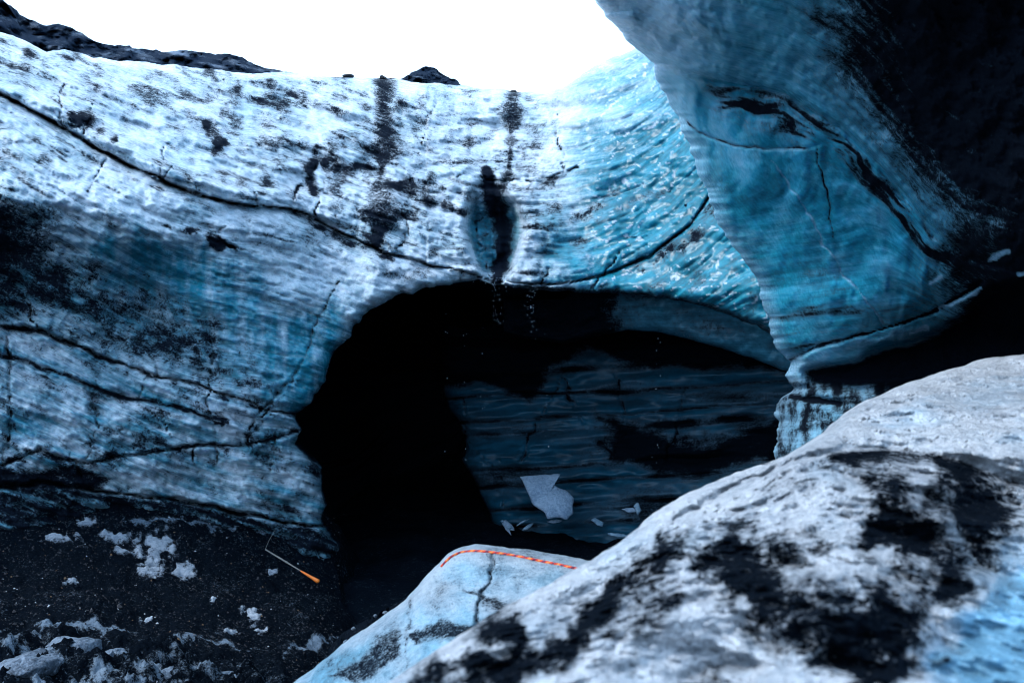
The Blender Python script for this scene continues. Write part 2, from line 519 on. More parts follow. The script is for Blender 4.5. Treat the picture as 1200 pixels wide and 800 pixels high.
# --- relief, metres toward (-) or away from (+) the camera
rel = np.zeros(U.shape)
slope = np.where(U < 500, .33, -.05)
strat = V - slope * U                              # coordinate across the ice layers
rough_up = (1 - right)
rel += .55 * fbm(X * .28, Y * .1, Z * .3, 4)
rel += rough_up * .26 * fbm((U + .3 * V) * .012, strat * .05, 1.7, 5) * np.where(upper, 1, .6)
rel += rough_up * .075 * (ridge((U + .3 * V) * .03, strat * .10, 5.2, 4) - .5) * np.where(upper, 1.0, .35)
rel += .05 * fbm(U * .08, V * .11, 4.4, 4) * (1 - .6 * right)
rel += (.055 * (ridge(U * .04 + V * .02, strat * .16, 6.1, 4) - .5) + .025 * fbm(U * .12, strat * .24, 7.1, 4)) * rough_up * np.where(upper, 1.0, .8)
rel += .05 * rough_up * fbm(U * .03, strat * .03, 2.4, 5, .65)
# runnels that trickling water cut down the upper face
rel += .10 * rough_up * np.clip(fbm(U * .05 + .6 * fbm(U * .02, V * .02, 9), V * .006, 3.3, 3), -.2, 1) * upper * sstep(250, 420, U)
# scallops of the smooth right part
wx = U + 10 * fbm(U * .02, V * .02, 12.); wy = V + 10 * fbm(U * .02, V * .02, 15.)
ca, sa = math.cos(.45), math.sin(.45)
d1, d2 = worley((wx * ca - wy * sa) / 15.0, (wy * ca + wx * sa) / 7.5, 4)
rel += right * (.075 * (d1 - .4)) * np.where(above > 0, 1, .5) * sstep(620, 760, U + (300 - V) * .3)
tick = sstep(.30, .62, perlin((wx * ca - wy * sa) / 9.0, (wy * ca + wx * sa) / 3.6, 3.3)) * right * sstep(630, 720, U)
rel -= .012 * tick
rel += right * .14 * fbm(U * .012, V * .03, 21., 3)
# overhanging lip above the main crevice and the gap itself
g1 = stroke(U, V, C1, 4, 3, .9, 1)
rel += np.where(upper, 0, .25 * np.exp(-np.abs(above) / 14) * sstep(620, 450, U))
rel -= np.where(upper, .35 * np.exp(-((above - 16) / 14) ** 2), 0) * sstep(500, 250, U)
rel += .32 * g1
g3 = stroke(U, V, C3, 2, 2, .9, 2); rel += .3 * g3
for k, (ln, dp) in enumerate(((L1, .25), (L2, .14), (L3, .2), (LB, .35))):
    rel += dp * stroke(U, V, ln, 4, 3, 1, 20 + k)
rel -= .25 * sstep(0, 26, yL1 - V) * 0
rel += .30 * sstep(0, 10, yLB - V) * 0
crk = np.zeros(U.shape)
for k, ln in enumerate(cracks):
    crk = np.maximum(crk, stroke(U, V, ln, 2, 4.5, .9, 40 + k, .06) * np.clip(.62 + .75 * fbm(U * .05, V * .05, 40. + k, 3), 0, 1))
rel += .22 * crk
# drainage chute that the melt water cut above the mouth
cc = np.interp(V, [195, 215, 240, 270, 300, 334], [568, 572, 580, 583, 582, 583])
cw = np.interp(V, [195, 215, 240, 270, 300, 334], [7, 11, 24, 27, 19, 9])
cw = cw * np.where(U < cc, 1.4, 1.15)
chute = np.exp(-(np.abs(U - cc) / cw) ** np.where(U < cc, 9, 5)) * sstep(200, 262, V) * sstep(335, 308, V)
lump = chute * sstep(265, 300, V) * np.clip(fbm(U * .06, V * .05, 91., 3), -1, 1)
rel += 1.9 * chute - .4 * lump + .25 * chute * fbm(U * .09, V * .012, 95., 4)
# rounded lip of the mouth, rounded rim
rel += .55 * (1 - np.sqrt(np.clip(1 - (1 - np.clip(-sd_m / 16, 0, 1)) ** 2, 0, 1))) * sstep(760, 720, V)
rd = (V - rimv[None])
rel += 1.3 * (1 - np.sqrt(np.clip(1 - (1 - np.clip(rd / 12, 0, 1)) ** 2, 0, 1)))
D2 = D + rel
V3 = unproj(U, V, D2).reshape(-1, 3)

# --- what each spot of the wall is made of
n1 = fbm(U * .02, V * .02, 31., 5); n2 = fbm(U * .05, strat * .09, 33., 5)
ash = np.zeros(U.shape); clear = np.zeros(U.shape)
def add(v, k=1.0):
    global ash
    ash = np.maximum(ash, v * k)
ash += np.clip(.25 + .28 * n2 + .20 * n1 + .14 * fbm(U * .006, strat * .012, 34., 3), 0, .62) * rough_up * sstep(330, 200, V - .15 * U)
ash += rough_up * upper * np.clip(ridge(U * .012 + 3, strat * .055, 8.8, 4) - .62, 0, 1) * .9
add(g1 * np.clip(.75 + .6 * fbm(U * .03, V * .03, 44., 3), .1, 1) * (1 - .3 * sstep(330, 400, U)), 1.0); add(g3 * np.clip(.7 + .6 * fbm(U * .04, V * .04, 47., 3), .1, 1), .8)
add(stroke(U, V, C1, 5, 5, 1.3, 1, .06) * np.clip(.3 + .8 * fbm(U * .04, V * .05, 45., 4), 0, .8), .9); add(crk, .85)
for k, ln in enumerate((L1, L2, L3, LB)):
    add(stroke(U, V, ln, 4, 4, 1.2, 20 + k) * np.clip(.85 + .4 * fbm(U * .04, V * .04, 46. + k, 3), .1, 1), 1.0)
    add(stroke(U, V, [(a_, b_, c_ * 2.6) for a_, b_, c_ in ln], 8, 7, 1.2, 25 + k, .04) * np.clip(.45 + .7 * fbm(U * .04, V * .06, 48. + k, 4), 0, .85), 1.0)
nz = lambda s, f=.04: np.clip(.75 + .7 * fbm(U * f, V * f, s, 4), 0, 1.2)
band = lambda s: np.clip(.88 + .35 * perlin(U * .008, V * .06, s) + .4 * fbm(U * .05, V * .05, s + 3), 0, 1.1)
add(stroke(U, V, [(452, 86, 15), (450, 130, 19), (450, 175, 24), (447, 215, 27), (446, 262, 23), (440, 285, 12)], 13, 3, .9, 70) * np.clip(.9 + .2 * n1, 0, 1.1), .86)
add(stroke(U, V, [(603, 102, 15), (600, 130, 18), (598, 170, 19), (595, 205, 16), (588, 222, 12)], 9, 3, .9, 71) * np.clip(.9 + .2 * n1, 0, 1.1), .80)
add(stroke(U, V, [(275, 88, 6), (272, 110, 8), (262, 140, 6)], 8, 5, .8, 72) * nz(2.), .75)
add(stroke(U, V, [(243, 148, 14), (255, 165, 18), (248, 180, 16)], 15, 9, .8, 73) * nz(3.), .95)
add(stroke(U, V, [(375, 188, 10), (400, 196, 11), (440, 208, 14), (490, 226, 13), (545, 246, 10)], 12, 6, .8, 74) * nz(4.), .85)
add(stroke(U, V, [(85, 130, 14), (110, 150, 10), (130, 165, 8)], 10, 7, .8, 75) * nz(5.), .8)
add(stroke(U, V, [(375, 175, 10), (365, 200, 12), (372, 225, 8)], 10, 6, .8, 76) * nz(6.), .9)
add(stroke(U, V, [(190, 268, 4), (240, 275, 8), (262, 290, 9)], 7, 6, .8, 77) * nz(7.), .85)
add(stroke(U, V, [(330, 250, 6), (360, 258, 8), (410, 285, 7), (460, 306, 5)], 6, 6, .9, 78) * nz(8.), .8)
add(stroke(U, V, [(640, 245, 12), (690, 258, 14), (740, 240, 8), (775, 225, 5)], 10, 12, .9, 79) * nz(9.), .55)
add(stroke(U, V, [(545, 222, 6), (575, 214, 7), (610, 220, 9), (650, 215, 7)], 10, 6, 1.2, 80) * nz(10.), .7)
add(stroke(U, V, [(570, 200, 5), (574, 220, 9), (582, 245, 14), (591, 272, 16), (587, 300, 12), (583, 330, 8)], 12, 2, 1.1, 60) * 1.15 * (1 - .7 * np.clip(lump * 2, 0, 1)), 1.0)  # black core painted in to deepen the shade inside the chute
add(chute * .30, 1.0)
clear = np.maximum(clear, chute)
add(stroke(U, V, [(740, 318, 4), (770, 306, 7), (805, 286, 11), (835, 255, 11), (852, 250, 7)], 9, 5, 1.1, 82) * nz(11.), .85)
add(stroke(U, V, [(655, 262, 5), (690, 248, 9), (730, 228, 7)], 8, 9, 1.2, 83) * nz(12.), .8)
add(stroke(U, V, [(625, 250, 10), (640, 275, 12), (690, 285, 8)], 8, 10, 1.4, 84) * nz(13.), .55)
us0 = np.linspace(-900, 1300, 1101)
yl0 = np.interp(us0, [p[0] for p in C1] + [p[0] for p in C3], [p[1] for p in C1] + [p[1] for p in C3])
yl0 = np.convolve(np.pad(yl0, 25, mode='edge'), np.ones(51) / 51, 'valid')
lay = V - np.interp(U, us0, yl0) + 5 * fbm(U * .012, V * .012, 70., 3)
seam = np.clip(1 - np.abs(perlin(U * .0022, lay * .028, 72.)) * 11, 0, 1) * np.clip(.55 + .9 * fbm(U * .02, V * .03, 73., 4), 0, 1)
seam = np.maximum(seam, np.clip(1 - np.abs(perlin(U * .003, lay * .06, 74.)) * 7, 0, 1) * np.clip(.25 + .8 * fbm(U * .025, V * .03, 75., 4), 0, .8))
rel += .10 * seam
V3 = unproj(U, V, D + rel).reshape(-1, 3)
ash = ash + .32 * seam * np.where(upper, .8, 1.1) * (1 - .6 * right)
# faint washes running down from the rim
wash = np.clip(perlin(U * .045 + .3 * fbm(U * .02, V * .02, 78.), V * .0022, 76.) - .12, 0, 1) * sstep(300, 120, V - .2 * U) * sstep(140, 330, U) * rough_up
ash = ash + .40 * wash * np.clip(.7 + .6 * fbm(U * .03, V * .05, 79., 4), 0, 1.2)
# ash-laden ice under the bulge on the left
dark = region(U, V, [(-300, 150), (-60, 205), (0, 215), (40, 240), (75, 285), (110, 322), (170, 345), (225, 372), (262, 405), (270, 440), (215, 440), (150, 420), (95, 398), (40, 383), (-60, 380), (-300, 330)], 40, 30, 2)
add(dark * np.clip(.92 + .34 * n2 + .22 * perlin(U * .006, V * .02, 77.), 0, 1), .82)
add(region(U, V, [(-300, 240), (0, 260), (80, 300), (180, 345), (240, 378), (300, 430), (330, 470), (250, 452), (150, 425), (0, 380), (-300, 330)], 50, 36, 3) * np.clip(.62 + .5 * n2, 0, .9), 1.0)
add(region(U, V, [(-200, 200), (0, 225), (50, 250), (55, 290), (20, 320), (-200, 320)], 34, 20, 5), .9)
# lower layers: dirty ice between crevices
low = sstep(-6, 6, V - yL1)
ash = np.maximum(ash, low * np.clip(.28 + .32 * n2 + .28 * n1 + .2 * fbm(U * .01, strat * .05, 49., 3), 0, .8))
base = sstep(-4, 8, V - yLB) * sstep(420, 400, U)
ash = np.maximum(ash, base * np.clip(.74 + .42 * fbm(U * .02, strat * .12, 41., 4), 0, 1))
add(region(U, V, [(-200, 520), (20, 545), (90, 545), (135, 560), (120, 580), (0, 575), (-200, 580)], 10, 8, 8), .9)
# clear blue ice
teal = region(U, V, [(60, 262), (130, 262), (220, 282), (300, 318), (325, 335), (420, 345), (420, 400), (385, 470), (345, 500), (300, 490), (240, 430), (150, 350), (100, 300)], 42, 34, 11)
clear = np.maximum(clear, teal * np.clip(.8 + .4 * fbm(U * .05, V * .008, 51., 4), 0, 1))
clear = np.maximum(clear, dark * .9)
clear = np.maximum(clear, sstep(-10, 60, V - (.22 * U + 235)) * (1 - low) * sstep(470, 380, U) * (.62 + .25 * n1))
clear = np.maximum(clear, np.where(upper, np.exp(-((above - 9) / 11.) ** 2) * np.clip(sstep(330, 200, U) + .5 * sstep(340, 400, U) * sstep(540, 480, U), 0, 1), 0) * .7 * np.clip(.7 + .5 * n1, 0, 1))
clear = np.maximum(clear, low * np.clip(.58 + .3 * n1 + .35 * fbm(U * .01, strat * .08, 61., 3), 0, 1))
clear = np.maximum(clear, base * .8)
clear = np.maximum(clear, right * np.clip(.62 + .0012 * (V - 60) + .16 * fbm(U * .015, V * .04, 63., 5), 0, 1) * sstep(585, 690, U + 25 * n1) + .38 * sstep(690, 850, U + .3 * (V - 150)) * right)
clear = np.maximum(clear, sstep(195, 265, V) * sstep(590, 650, U) * (above > 0) * np.clip(.78 + .5 * n1, 0, 1))
clear = np.clip(clear, 0, 1) * (1 - .75 * tick)
clear = np.maximum(clear, .36 + .25 * n1 + .25 * sstep(200, 330, V - .25 * U) * (1 - low))
ash = np.maximum(ash, right * sstep(215, 300, V) * np.clip(.12 + .4 * fbm(U * .03, V * .04, 66., 4), 0, .6))
lipb = sstep(60, 0, -sd_m) * sstep(700, 300, V)
clear = np.maximum(clear, lipb * .35)
add(sstep(9, 0, -sd_m) * sstep(560, 640, U), .7)

# --- top of the glacier behind the rim, and the tunnel behind the mouth
us_ = np.linspace(-900, 1300, 1101)
yl = np.interp(us_, [p[0] for p in C1] + [p[0] for p in C3], [p[1] for p in C1] + [p[1] for p in C3])
yl = np.convolve(np.pad(yl, 25, mode='edge'), np.ones(51) / 51, 'valid')
strat_m = -(V - np.interp(U, us_, yl) + 6 * fbm(U * .008, V * .01, 71., 3)) * 15 / F
attrs = {'ash': ash.ravel(), 'clear': clear.ravel(), 'strat': strat_m.ravel()}
nv = len(V3)
top_s = [.5, 1.2, 2.5, 5, 9, 16, 30, 60]
tops = []
r0 = V3.reshape(NR, -1, 3)[0]
for s_ in top_s:
    p = r0.copy(); p[:, 1] += s_
    p[:, 2] += -.16 * s_ + .10 * fbm(p[:, 0] * .3, p[:, 1] * .3, 2., 3)
    tops.append(p)
T3 = np.concatenate([np.stack(tops[::-1]), r0[None]])
nt_, nc_ = T3.shape[:2]
wall = empty('ice_wall', (0, 16, 0), 'tall white and blue glacier ice wall with dark vertical ash streaks around the cave mouth', 'ice wall')
wall['pv'] = [0.0, 16.0, 0.0]
cent_u = U.ravel()[fc].mean(1); cent_v = V.ravel()[fc].mean(1)
fC1 = np.interp(cent_u, [p[0] for p in C1] + [p[0] for p in C3], [p[1] for p in C1] + [p[1] for p in C3])
fL1 = np.interp(cent_u, [p[0] for p in L1], [p[1] for p in L1])
fLB = np.interp(cent_u, [p[0] for p in LB], [p[1] for p in LB])
fid = np.where(cent_v < fC1, 0, 1)
fid = np.where((cent_v > fL1) & (cent_u < 420), 2, fid)
fid = np.where((cent_v > fLB) & (cent_u < 420), 3, fid)
parts = split_parts(wall, V3, fc, fid, ['upper_layer', 'middle_layer', 'lower_layer', 'base_layer'], M_wall, attrs)
for o_, l_ in zip(parts, ('bright weathered upper ice with two dark vertical ash streaks', 'blue ice under the long slanting crevice', 'grey blue ice layer beside the cave mouth', 'black ashy layer at the foot of the wall')):
    o_['label'] = l_
mesh_obj('glacier_top', T3.reshape(-1, 3), grid_faces(nt_, nc_), M_wall, wall,
         {'ash': np.full(nt_ * nc_, .2), 'clear': np.full(nt_ * nc_, .2)})
# tunnel: the mouth's own edge carried back into the ice
ring = V3[bv]
cx, cz = ring[:, 0].mean(), ring[:, 2].mean()
idx = {v: i for i, v in enumerate(bv)}
rings = [ring]
ring_u = U.ravel()[bv]; ring_v = V.ravel()[bv]
near_chute = np.exp(-((ring_u - 583) / 60) ** 2) * (ring_v < 400)
for dy, sc in ((.12, 1.0), (.35, 1.015), (.8, 1.05), (1.6, 1.12), (3, 1.24), (6, 1.36), (10, 1.4), (15, 1.25), (20, .9), (24, .5), (26, .02)):
    p = ring.copy()
    se = 1 + (sc - 1) * (1 - near_chute * (dy < 7)) - .06 * near_chute * (dy < 7) * min(dy, 1)
    p[:, 0] = cx + (p[:, 0] - cx) * sc; p[:, 2] = cz + (p[:, 2] - cz) * se; p[:, 1] += dy
    amp = min(.5, dy * .12)
    for a_ in range(3):
        p[:, a_] += amp * fbm(p[:, 0] * .5, p[:, 1] * .5 + 7 * a_, p[:, 2] * .5, 3)
    rings.append(p)
R3 = np.concatenate(rings); nb = len(bv)
ei = np.array([[idx[a], idx[b]] for a, b in be])
tf = np.concatenate([np.stack([ei[:, 0] + k * nb, ei[:, 1] + k * nb, ei[:, 1] + (k + 1) * nb, ei[:, 0] + (k + 1) * nb], 1) for k in range(len(rings) - 1)])
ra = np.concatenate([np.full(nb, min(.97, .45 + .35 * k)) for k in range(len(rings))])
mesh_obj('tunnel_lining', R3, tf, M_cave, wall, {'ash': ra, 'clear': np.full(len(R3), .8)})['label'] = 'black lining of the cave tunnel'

# ================================================================== INNER CAVE WALL
ledge_in = np.array([(500, 330), (508, 380), (513, 420), (518, 452), (526, 478), (538, 492), (546, 520), (543, 538), (556, 562), (566, 585), (577, 605), (582, 640), (586, 700), (588, 760)], float)
D_in = tps([(500, 330, 25), (515, 440, 22.5), (545, 520, 21.5), (580, 640, 20), (588, 760, 19), (700, 340, 23), (700, 440, 21.8), (700, 540, 20.8), (700, 640, 19.2), (700, 760, 18.2),
    (900, 340, 20.5), (900, 440, 19.6), (900, 560, 18.6), (900, 760, 17.4), (1100, 400, 18), (1100, 700, 16.5)])
vr = np.linspace(330, 760, 260)
ed = np.interp(vr, ledge_in[:, 1], ledge_in[:, 0]) + 2.2 * fbm(vr * .05, .3, .9, 4)
ss = np.linspace(0, 1, 300)
U = ed[:, None] + ss[None] * (1100 - ed)[:, None]
V = np.broadcast_to(vr[:, None], U.shape).copy()
D = D_in(U, V)
de = U - ed[:, None]
st = V + .055 * (U - 500) + 5 * fbm(U * .005, V * .012, 3.1, 2)
bands = [(470, 3.5), (497, 2), (512, 6), (556, 4), (576, 2.5), (600, 3), (622, 4), (440, 9), (404, 12)]
bl = np.zeros(U.shape)
for bpos, bw in bands:
    bl = np.maximum(bl, np.exp(-((st + 2 * fbm(U * .02, bpos * .1, 5., 3) - bpos) / (bw * (.9 + .7 * perlin(U * .01, bpos * .1, 1.)))) ** 2) * np.clip(.75 + .6 * fbm(U * .012, bpos * .3, 7., 3), .1, 1))
cr = np.zeros(U.shape)
for k, ln in enumerate([[(722, 435, 2.5), (728, 470, 2.2), (738, 500, 2.4), (722, 520, 2.2), (712, 545, 2)], [(650, 405, 9), (660, 440, 4), (675, 480, 3), (700, 515, 8), (715, 530, 5)],
                        [(545, 470, 1.6), (550, 520, 1.6), (585, 560, 1.4)], [(660, 430, 1.5), (640, 480, 1.5), (610, 540, 1.8)], [(800, 455, 1.5), (790, 520, 1.8), (770, 560, 1.6)], [(585, 540, 2), (592, 590, 2)]]):
    cr = np.maximum(cr, stroke(U, V, [(a_, b_, c_ * .7) for a_, b_, c_ in ln], 2, 6, .9, 100 + k, .05) * np.clip(.6 + .8 * fbm(U * .05, V * .05, 9. + k, 3), 0, 1))
rel = .25 * bl + .2 * cr + .3 * fbm(U * .010, st * .04, 3., 3) + .012 * fbm(U * .05, st * .15, 9., 4)
rel += .9 * (1 - np.sqrt(np.clip(1 - (1 - np.clip(de / 22, 0, 1)) ** 2, 0, 1)))
V3 = unproj(U, V, D + rel)
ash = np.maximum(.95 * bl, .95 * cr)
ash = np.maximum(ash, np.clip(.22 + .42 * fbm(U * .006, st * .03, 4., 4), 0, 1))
ash = np.maximum(ash, region(U, V, [(480, 300), (1100, 300), (1100, 430), (860, 430), (760, 432), (700, 415), (640, 440), (620, 470), (560, 450), (480, 460)], 14, 14, 4))  # cave darkness painted over the top of this wall as ash
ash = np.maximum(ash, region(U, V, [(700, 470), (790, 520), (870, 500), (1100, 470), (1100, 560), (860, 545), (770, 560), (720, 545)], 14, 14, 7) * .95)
back = [V3[:, 0] + np.array([.25 * s_ ** .5, s_, 0]) for s_ in (.4, 1.2, 3.0, 7.0)]
full = np.concatenate([np.stack(back[::-1], 1), V3], 1)
nb_ = len(back)
A_ = np.concatenate([np.repeat(ash[:, :1], nb_, 1), ash], 1)
Cl = np.full(A_.shape, .75) + .25 * np.concatenate([np.zeros((260, nb_)), fbm(U * .02, st * .06, 6., 4)], 1)
inn = empty('cave_wall', (3, 21, 0), 'dark blue layered ice wall inside the cave with black ash seams', 'ice wall')
inn['pv'] = [3.0, 21.0, 0.0]
nr, nc = A_.shape
fcg = grid_faces(nr, nc)
stf = np.concatenate([np.repeat(st[:, :1], nb_, 1), st], 1).ravel()[fcg].mean(1)
fid = np.digitize(stf, [440, 470, 512, 556, 600])
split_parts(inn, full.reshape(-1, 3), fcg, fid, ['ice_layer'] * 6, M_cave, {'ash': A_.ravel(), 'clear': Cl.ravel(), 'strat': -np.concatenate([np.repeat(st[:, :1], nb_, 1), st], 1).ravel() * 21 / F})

# ---- inner arch, a thinner rib of dark ice just inside the mouth
arch = rough_line([(560, 380), (600, 395), (660, 402), (700, 394), (735, 386), (770, 389), (805, 397), (850, 409), (905, 428), (960, 450), (1040, 470)], 1.5, 4, 9)
ua = np.linspace(590, 1040, 220)
va = np.interp(ua, arch[:, 0], arch[:, 1])
D_ar = tps([(590, 395, 19.6), (590, 300, 18.6), (740, 387, 18.8), (740, 300, 18.0), (905, 428, 17.2), (905, 340, 16.6), (1040, 470, 16), (1040, 380, 15.6)])
ta = np.linspace(0, 1, 60)
U = np.broadcast_to(ua, (60, 220)).copy(); V = va[None] - ta[:, None] * np.interp(ua, [590, 660, 740], [42, 52, 110])[None]
rel = .25 * fbm(U * .02, V * .03, 2., 4) + .5 * (1 - np.sqrt(np.clip(1 - (1 - np.clip(ta[:, None] * 110 / 12, 0, 1)) ** 2, 0, 1)))
V3 = unproj(U, V, D_ar(U, V) + rel)
bk = [V3[0] + np.array([0, s_, .08 * s_]) for s_ in (.4, 1.2, 2.6)]
full = np.concatenate([np.stack(bk[::-1]), V3])
a0 = np.clip(.30 + .5 * fbm(U * .012, V * .03, 5., 4), 0, 1)
a0 = np.maximum(a0, sstep(760, 690, U + 20 * fbm(U * .03, V * .03, 1.)))
A_ = np.concatenate([np.repeat(a0[:1], 3, 0) * 0 + .9, a0])
o = mesh_obj('ice_arch', full.reshape(-1, 3), grid_faces(*A_.shape), M_arch, None, {'ash': A_.ravel(), 'clear': np.full(A_.size, .6)}, pivot=(4, 18, 3))
tag(o, 'dark blue ice rib arching just inside the right of the cave mouth', 'ice arch')

# ================================================================== RIGHT OVERHANG
EDGE = np.array([(300, -900), (350, -700), (450, -400), (560, -200), (640, -80), (697, 0), (712, 22), (735, 47), (757, 65), (765, 76), (768, 95), (785, 122), (800, 152),
    (812, 185), (828, 226), (842, 262), (866, 298), (889, 330), (893, 356), (904, 385), (907, 408), (926, 424), (919, 440), (929, 455), (915, 466), (908, 482), (911, 500), (906, 530), (903, 640), (900, 720), (892, 1000)], float)
D_ov = tps([(697, 0, 7.2), (757, 65, 8.2), (812, 185, 9.0), (866, 298, 9.4), (905, 400, 9.5), (925, 450, 9.6), (906, 530, 9.6), (900, 720, 9.6),
    (820, 20, 5.8), (900, 100, 6.6), (900, 200, 7.4), (960, 300, 7.6), (980, 380, 7.9), (1000, 500, 8.6),
    (1000, 0, 4.4), (1050, 120, 5.0), (1080, 240, 5.6), (1120, 330, 6.2), (1100, 400, 7.8), (1100, 480, 7.6),
    (1200, 0, 3.8), (1200, 200, 4.2), (1200, 320, 5.0), (1200, 400, 6.6), (1200, 480, 6.4), (1200, 700, 6.0), (890, 1000, 9.7), (1200, 1000, 6.2), (2400, 1000, 2.4),
    (560, -200, 5.8), (800, -300, 4.2), (1200, -300, 3.2), (350, -700, 4.2), (900, -700, 2.8), (1500, -400, 2.6), (300, -900, 3.6), (1000, -900, 2.2),
    (1700, 100, 3.2), (1700, 500, 4.0), (2400, 0, 2.1), (2400, 500, 2.4), (3400, 0, 1.5), (3400, 600, 1.6), (3400, -700, 1.3), (2000, -900, 1.7)])
vr = np.r_[np.linspace(-900, -30, 60)[:-1], np.arange(-30, 565, 1.9), np.linspace(565, 1000, 26)]
ed = np.interp(vr, EDGE[:, 1], EDGE[:, 0]) + 3.6 * fbm(vr * .06, 1.3, .9, 5, .6)
s1 = np.linspace(0, 1, 280)
uA = ed[:, None] + s1[None] * (1230 - ed)[:, None]
s2 = np.linspace(0, 1, 26)[1:] ** 1.4
uB = 1230 + s2[None] * (3400 - 1230) + 0 * ed[:, None]
U = np.concatenate([uA, uB], 1)
V = np.broadcast_to(vr[:, None], U.shape).copy()
D = D_ov(U, V)
P0 = unproj(U, V, D); X, Y, Z = P0[..., 0], P0[..., 1], P0[..., 2]
de = U - ed[:, None]
TL = [(740, 58), (766, 70), (800, 84), (850, 95), (920, 112), (985, 150), (1040, 205), (1085, 262), (1130, 300), (1230, 330), (1500, 380)]   # where the layered ceiling meets the blue face
yT = np.interp(U, [p[0] for p in TL], [p[1] for p in TL])
ab = yT - V
rel = .30 * fbm(X * .5, Y * .3, Z * .5, 3) + .015 * fbm(X * 2.5, Y * 2, Z * 2.5, 4)
rel += -.09 * sstep(-8, 8, ab) + .08 * stroke(U, V, TL, 5, 4, .9, 5)
CR2 = [(803, 143), (830, 160), (858, 172), (900, 176), (960, 168)]
c2 = stroke(U, V, CR2, 2.2, 4, 1.1, 6); rel += .04 * c2
lobes = fbm(U * .022 + .4 * fbm(U * .01, V * .01, 6), V * .005, 8., 3)
rel += .045 * fbm(U * .03, V * .03, 14., 5) * np.where(ab > 0, 1.8, 1) + .05 * (ridge(U * .045, V * .045, 15., 4) - .5) * sstep(0, 30, ab)
rel += .14 * lobes * sstep(-5, -40, ab) * sstep(420, 330, V)
hl = [stroke(U, V, [(955, 165, .8), (963, 210, .9), (972, 245, .9), (975, 280, .7)], 1, 3, .9, 9, .05)]
hw = [stroke(U, V, [(905, 190, 1), (925, 220, 1), (945, 245, 1.2), (965, 285, 1.3), (990, 320, 1.4), (1010, 345, 1.6), (1032, 376, 1.8)], 1, 4, .9, 10, .05)]
rel += .05 * hl[0] + .03 * hw[0]
# ledge, undercut, pillar
LG = [(928, 428, 9), (960, 414, 9), (1000, 404, 9), (1040, 396, 8), (1085, 384, 8)]
lg = stroke(U, V, LG, 8, 2, .6, 11)
UC = region(U, V, [(945, 438), (1000, 424), (1060, 405), (1100, 385), (1170, 340), (1300, 310), (1900, 350), (1900, 420), (1300, 420), (1100, 450), (1010, 455), (950, 455)], 10, 6, 3)
rel += .45 * UC - .05 * lg
grv = stroke(U, V, [(925, 422, 3), (960, 405, 3), (1000, 393, 3), (1040, 384, 3), (1090, 368, 3), (1150, 330, 3)], 3, 2, .9, 12); rel += .09 * grv
g4 = stroke(U, V, [(926, 464, 4), (950, 470, 5), (985, 470, 4)], 4, 3, .9, 13); rel += .10 * g4
rel += .75 * (1 - np.sqrt(np.clip(1 - (1 - np.clip(de / 34, 0, 1)) ** 2, 0, 1)))
V3 = unproj(U, V, D + rel)
nzv = fbm(U * .02, V * .02, 5., 5)
kb = sstep(-140, 0, ab)
stv = -((1 - kb) * (V + .13 * U) + kb * (330 - ab)) * 8 / F
flow = (ab + 10 * fbm(U * .01, V * .02, 9, 3))
wisp = fbm(U * .016, flow * .075, 12., 5)
ash = np.clip(.08 + .2 * nzv, 0, .4)
# ceiling: ash plus painted shade, dense to the right, ash wisps along its border
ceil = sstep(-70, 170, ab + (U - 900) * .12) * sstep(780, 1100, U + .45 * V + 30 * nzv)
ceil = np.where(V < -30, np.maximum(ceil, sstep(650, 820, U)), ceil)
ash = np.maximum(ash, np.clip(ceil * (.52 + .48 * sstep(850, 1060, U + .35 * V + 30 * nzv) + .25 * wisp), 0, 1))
bz = np.exp(-((ab + 22) / 26.) ** 2) * sstep(790, 860, U)
ash = np.maximum(ash, bz * np.clip(.62 + 1.0 * wisp, 0, 1))
ash = np.maximum(ash, sstep(1010, 1210, U + .12 * (V - 250) + 30 * nzv) * .97)  # face darkens to the right: ash and painted shade together
ash = np.maximum(ash, np.clip(sstep(300, 420, V) * sstep(930, 1060, U) * (.5 + .5 * fbm(U * .01, V * .06, 15., 4)), 0, 1))
strat_low = np.clip(fbm(U * .008, (V + .13 * U) * .06, 18., 4), 0, 1) * sstep(250, 380, V)
ash = np.maximum(ash, np.clip(.08 + .9 * strat_low, 0, .8))
ash = np.maximum(ash, np.maximum(.85 * c2 * np.clip(.6 + .8 * wisp, 0, 1), .8 * hl[0]))
ash = np.maximum(ash, np.maximum(UC, np.maximum(grv, g4)))  # black shade of the undercut and grooves painted in as ash
pil = region(U, V, [(900, 466), (935, 470), (1000, 472), (1000, 560), (890, 560)], 8, 5, 6)
ftn = fbm(U * .08, V * .02, 7, 3)
foot = np.clip(.64 + .36 * sstep(955, 1080, U) + .35 * ftn + .2 * fbm(U * .05, V * .05, 17., 4) - .16 * sstep(470, 490, V) * sstep(960, 930, U), 0, 1)
kf = sstep(436, 452, V) * sstep(890, 905, U)
ash = np.maximum(ash * (1 - kf) + kf * foot, np.maximum(g4, UC * sstep(466, 450, V)))
lgm = lg * np.clip(.75 + .5 * fbm(U * .1, V * .1, 4, 3), 0, 1) * sstep(1095, 1060, U)
ash = ash * (1 - .5 * lgm)
gl = np.zeros(U.shape)  # painted glints: pale strokes cleared of ash on the frosted ice
for k, ln in enumerate([[(1160, 306, 2), (1172, 299, 4), (1182, 294, 3)], [(1090, 332, 3), (1102, 326, 3)], [(1066, 392, 5), (1085, 384, 4)], [(1100, 362, 2), (1125, 352, 2), (1150, 340, 2)], [(1194, 322, 3), (1204, 318, 3)]]):
    gl = np.maximum(gl, stroke(U, V, ln, 3, 3, .8, 200 + k, .06))
ash = ash * (1 - .95 * gl)
clear = np.clip(.88 + .25 * nzv, 0, 1)
clear = np.minimum(clear, np.where(de < 26, .35 + .025 * de, 1))
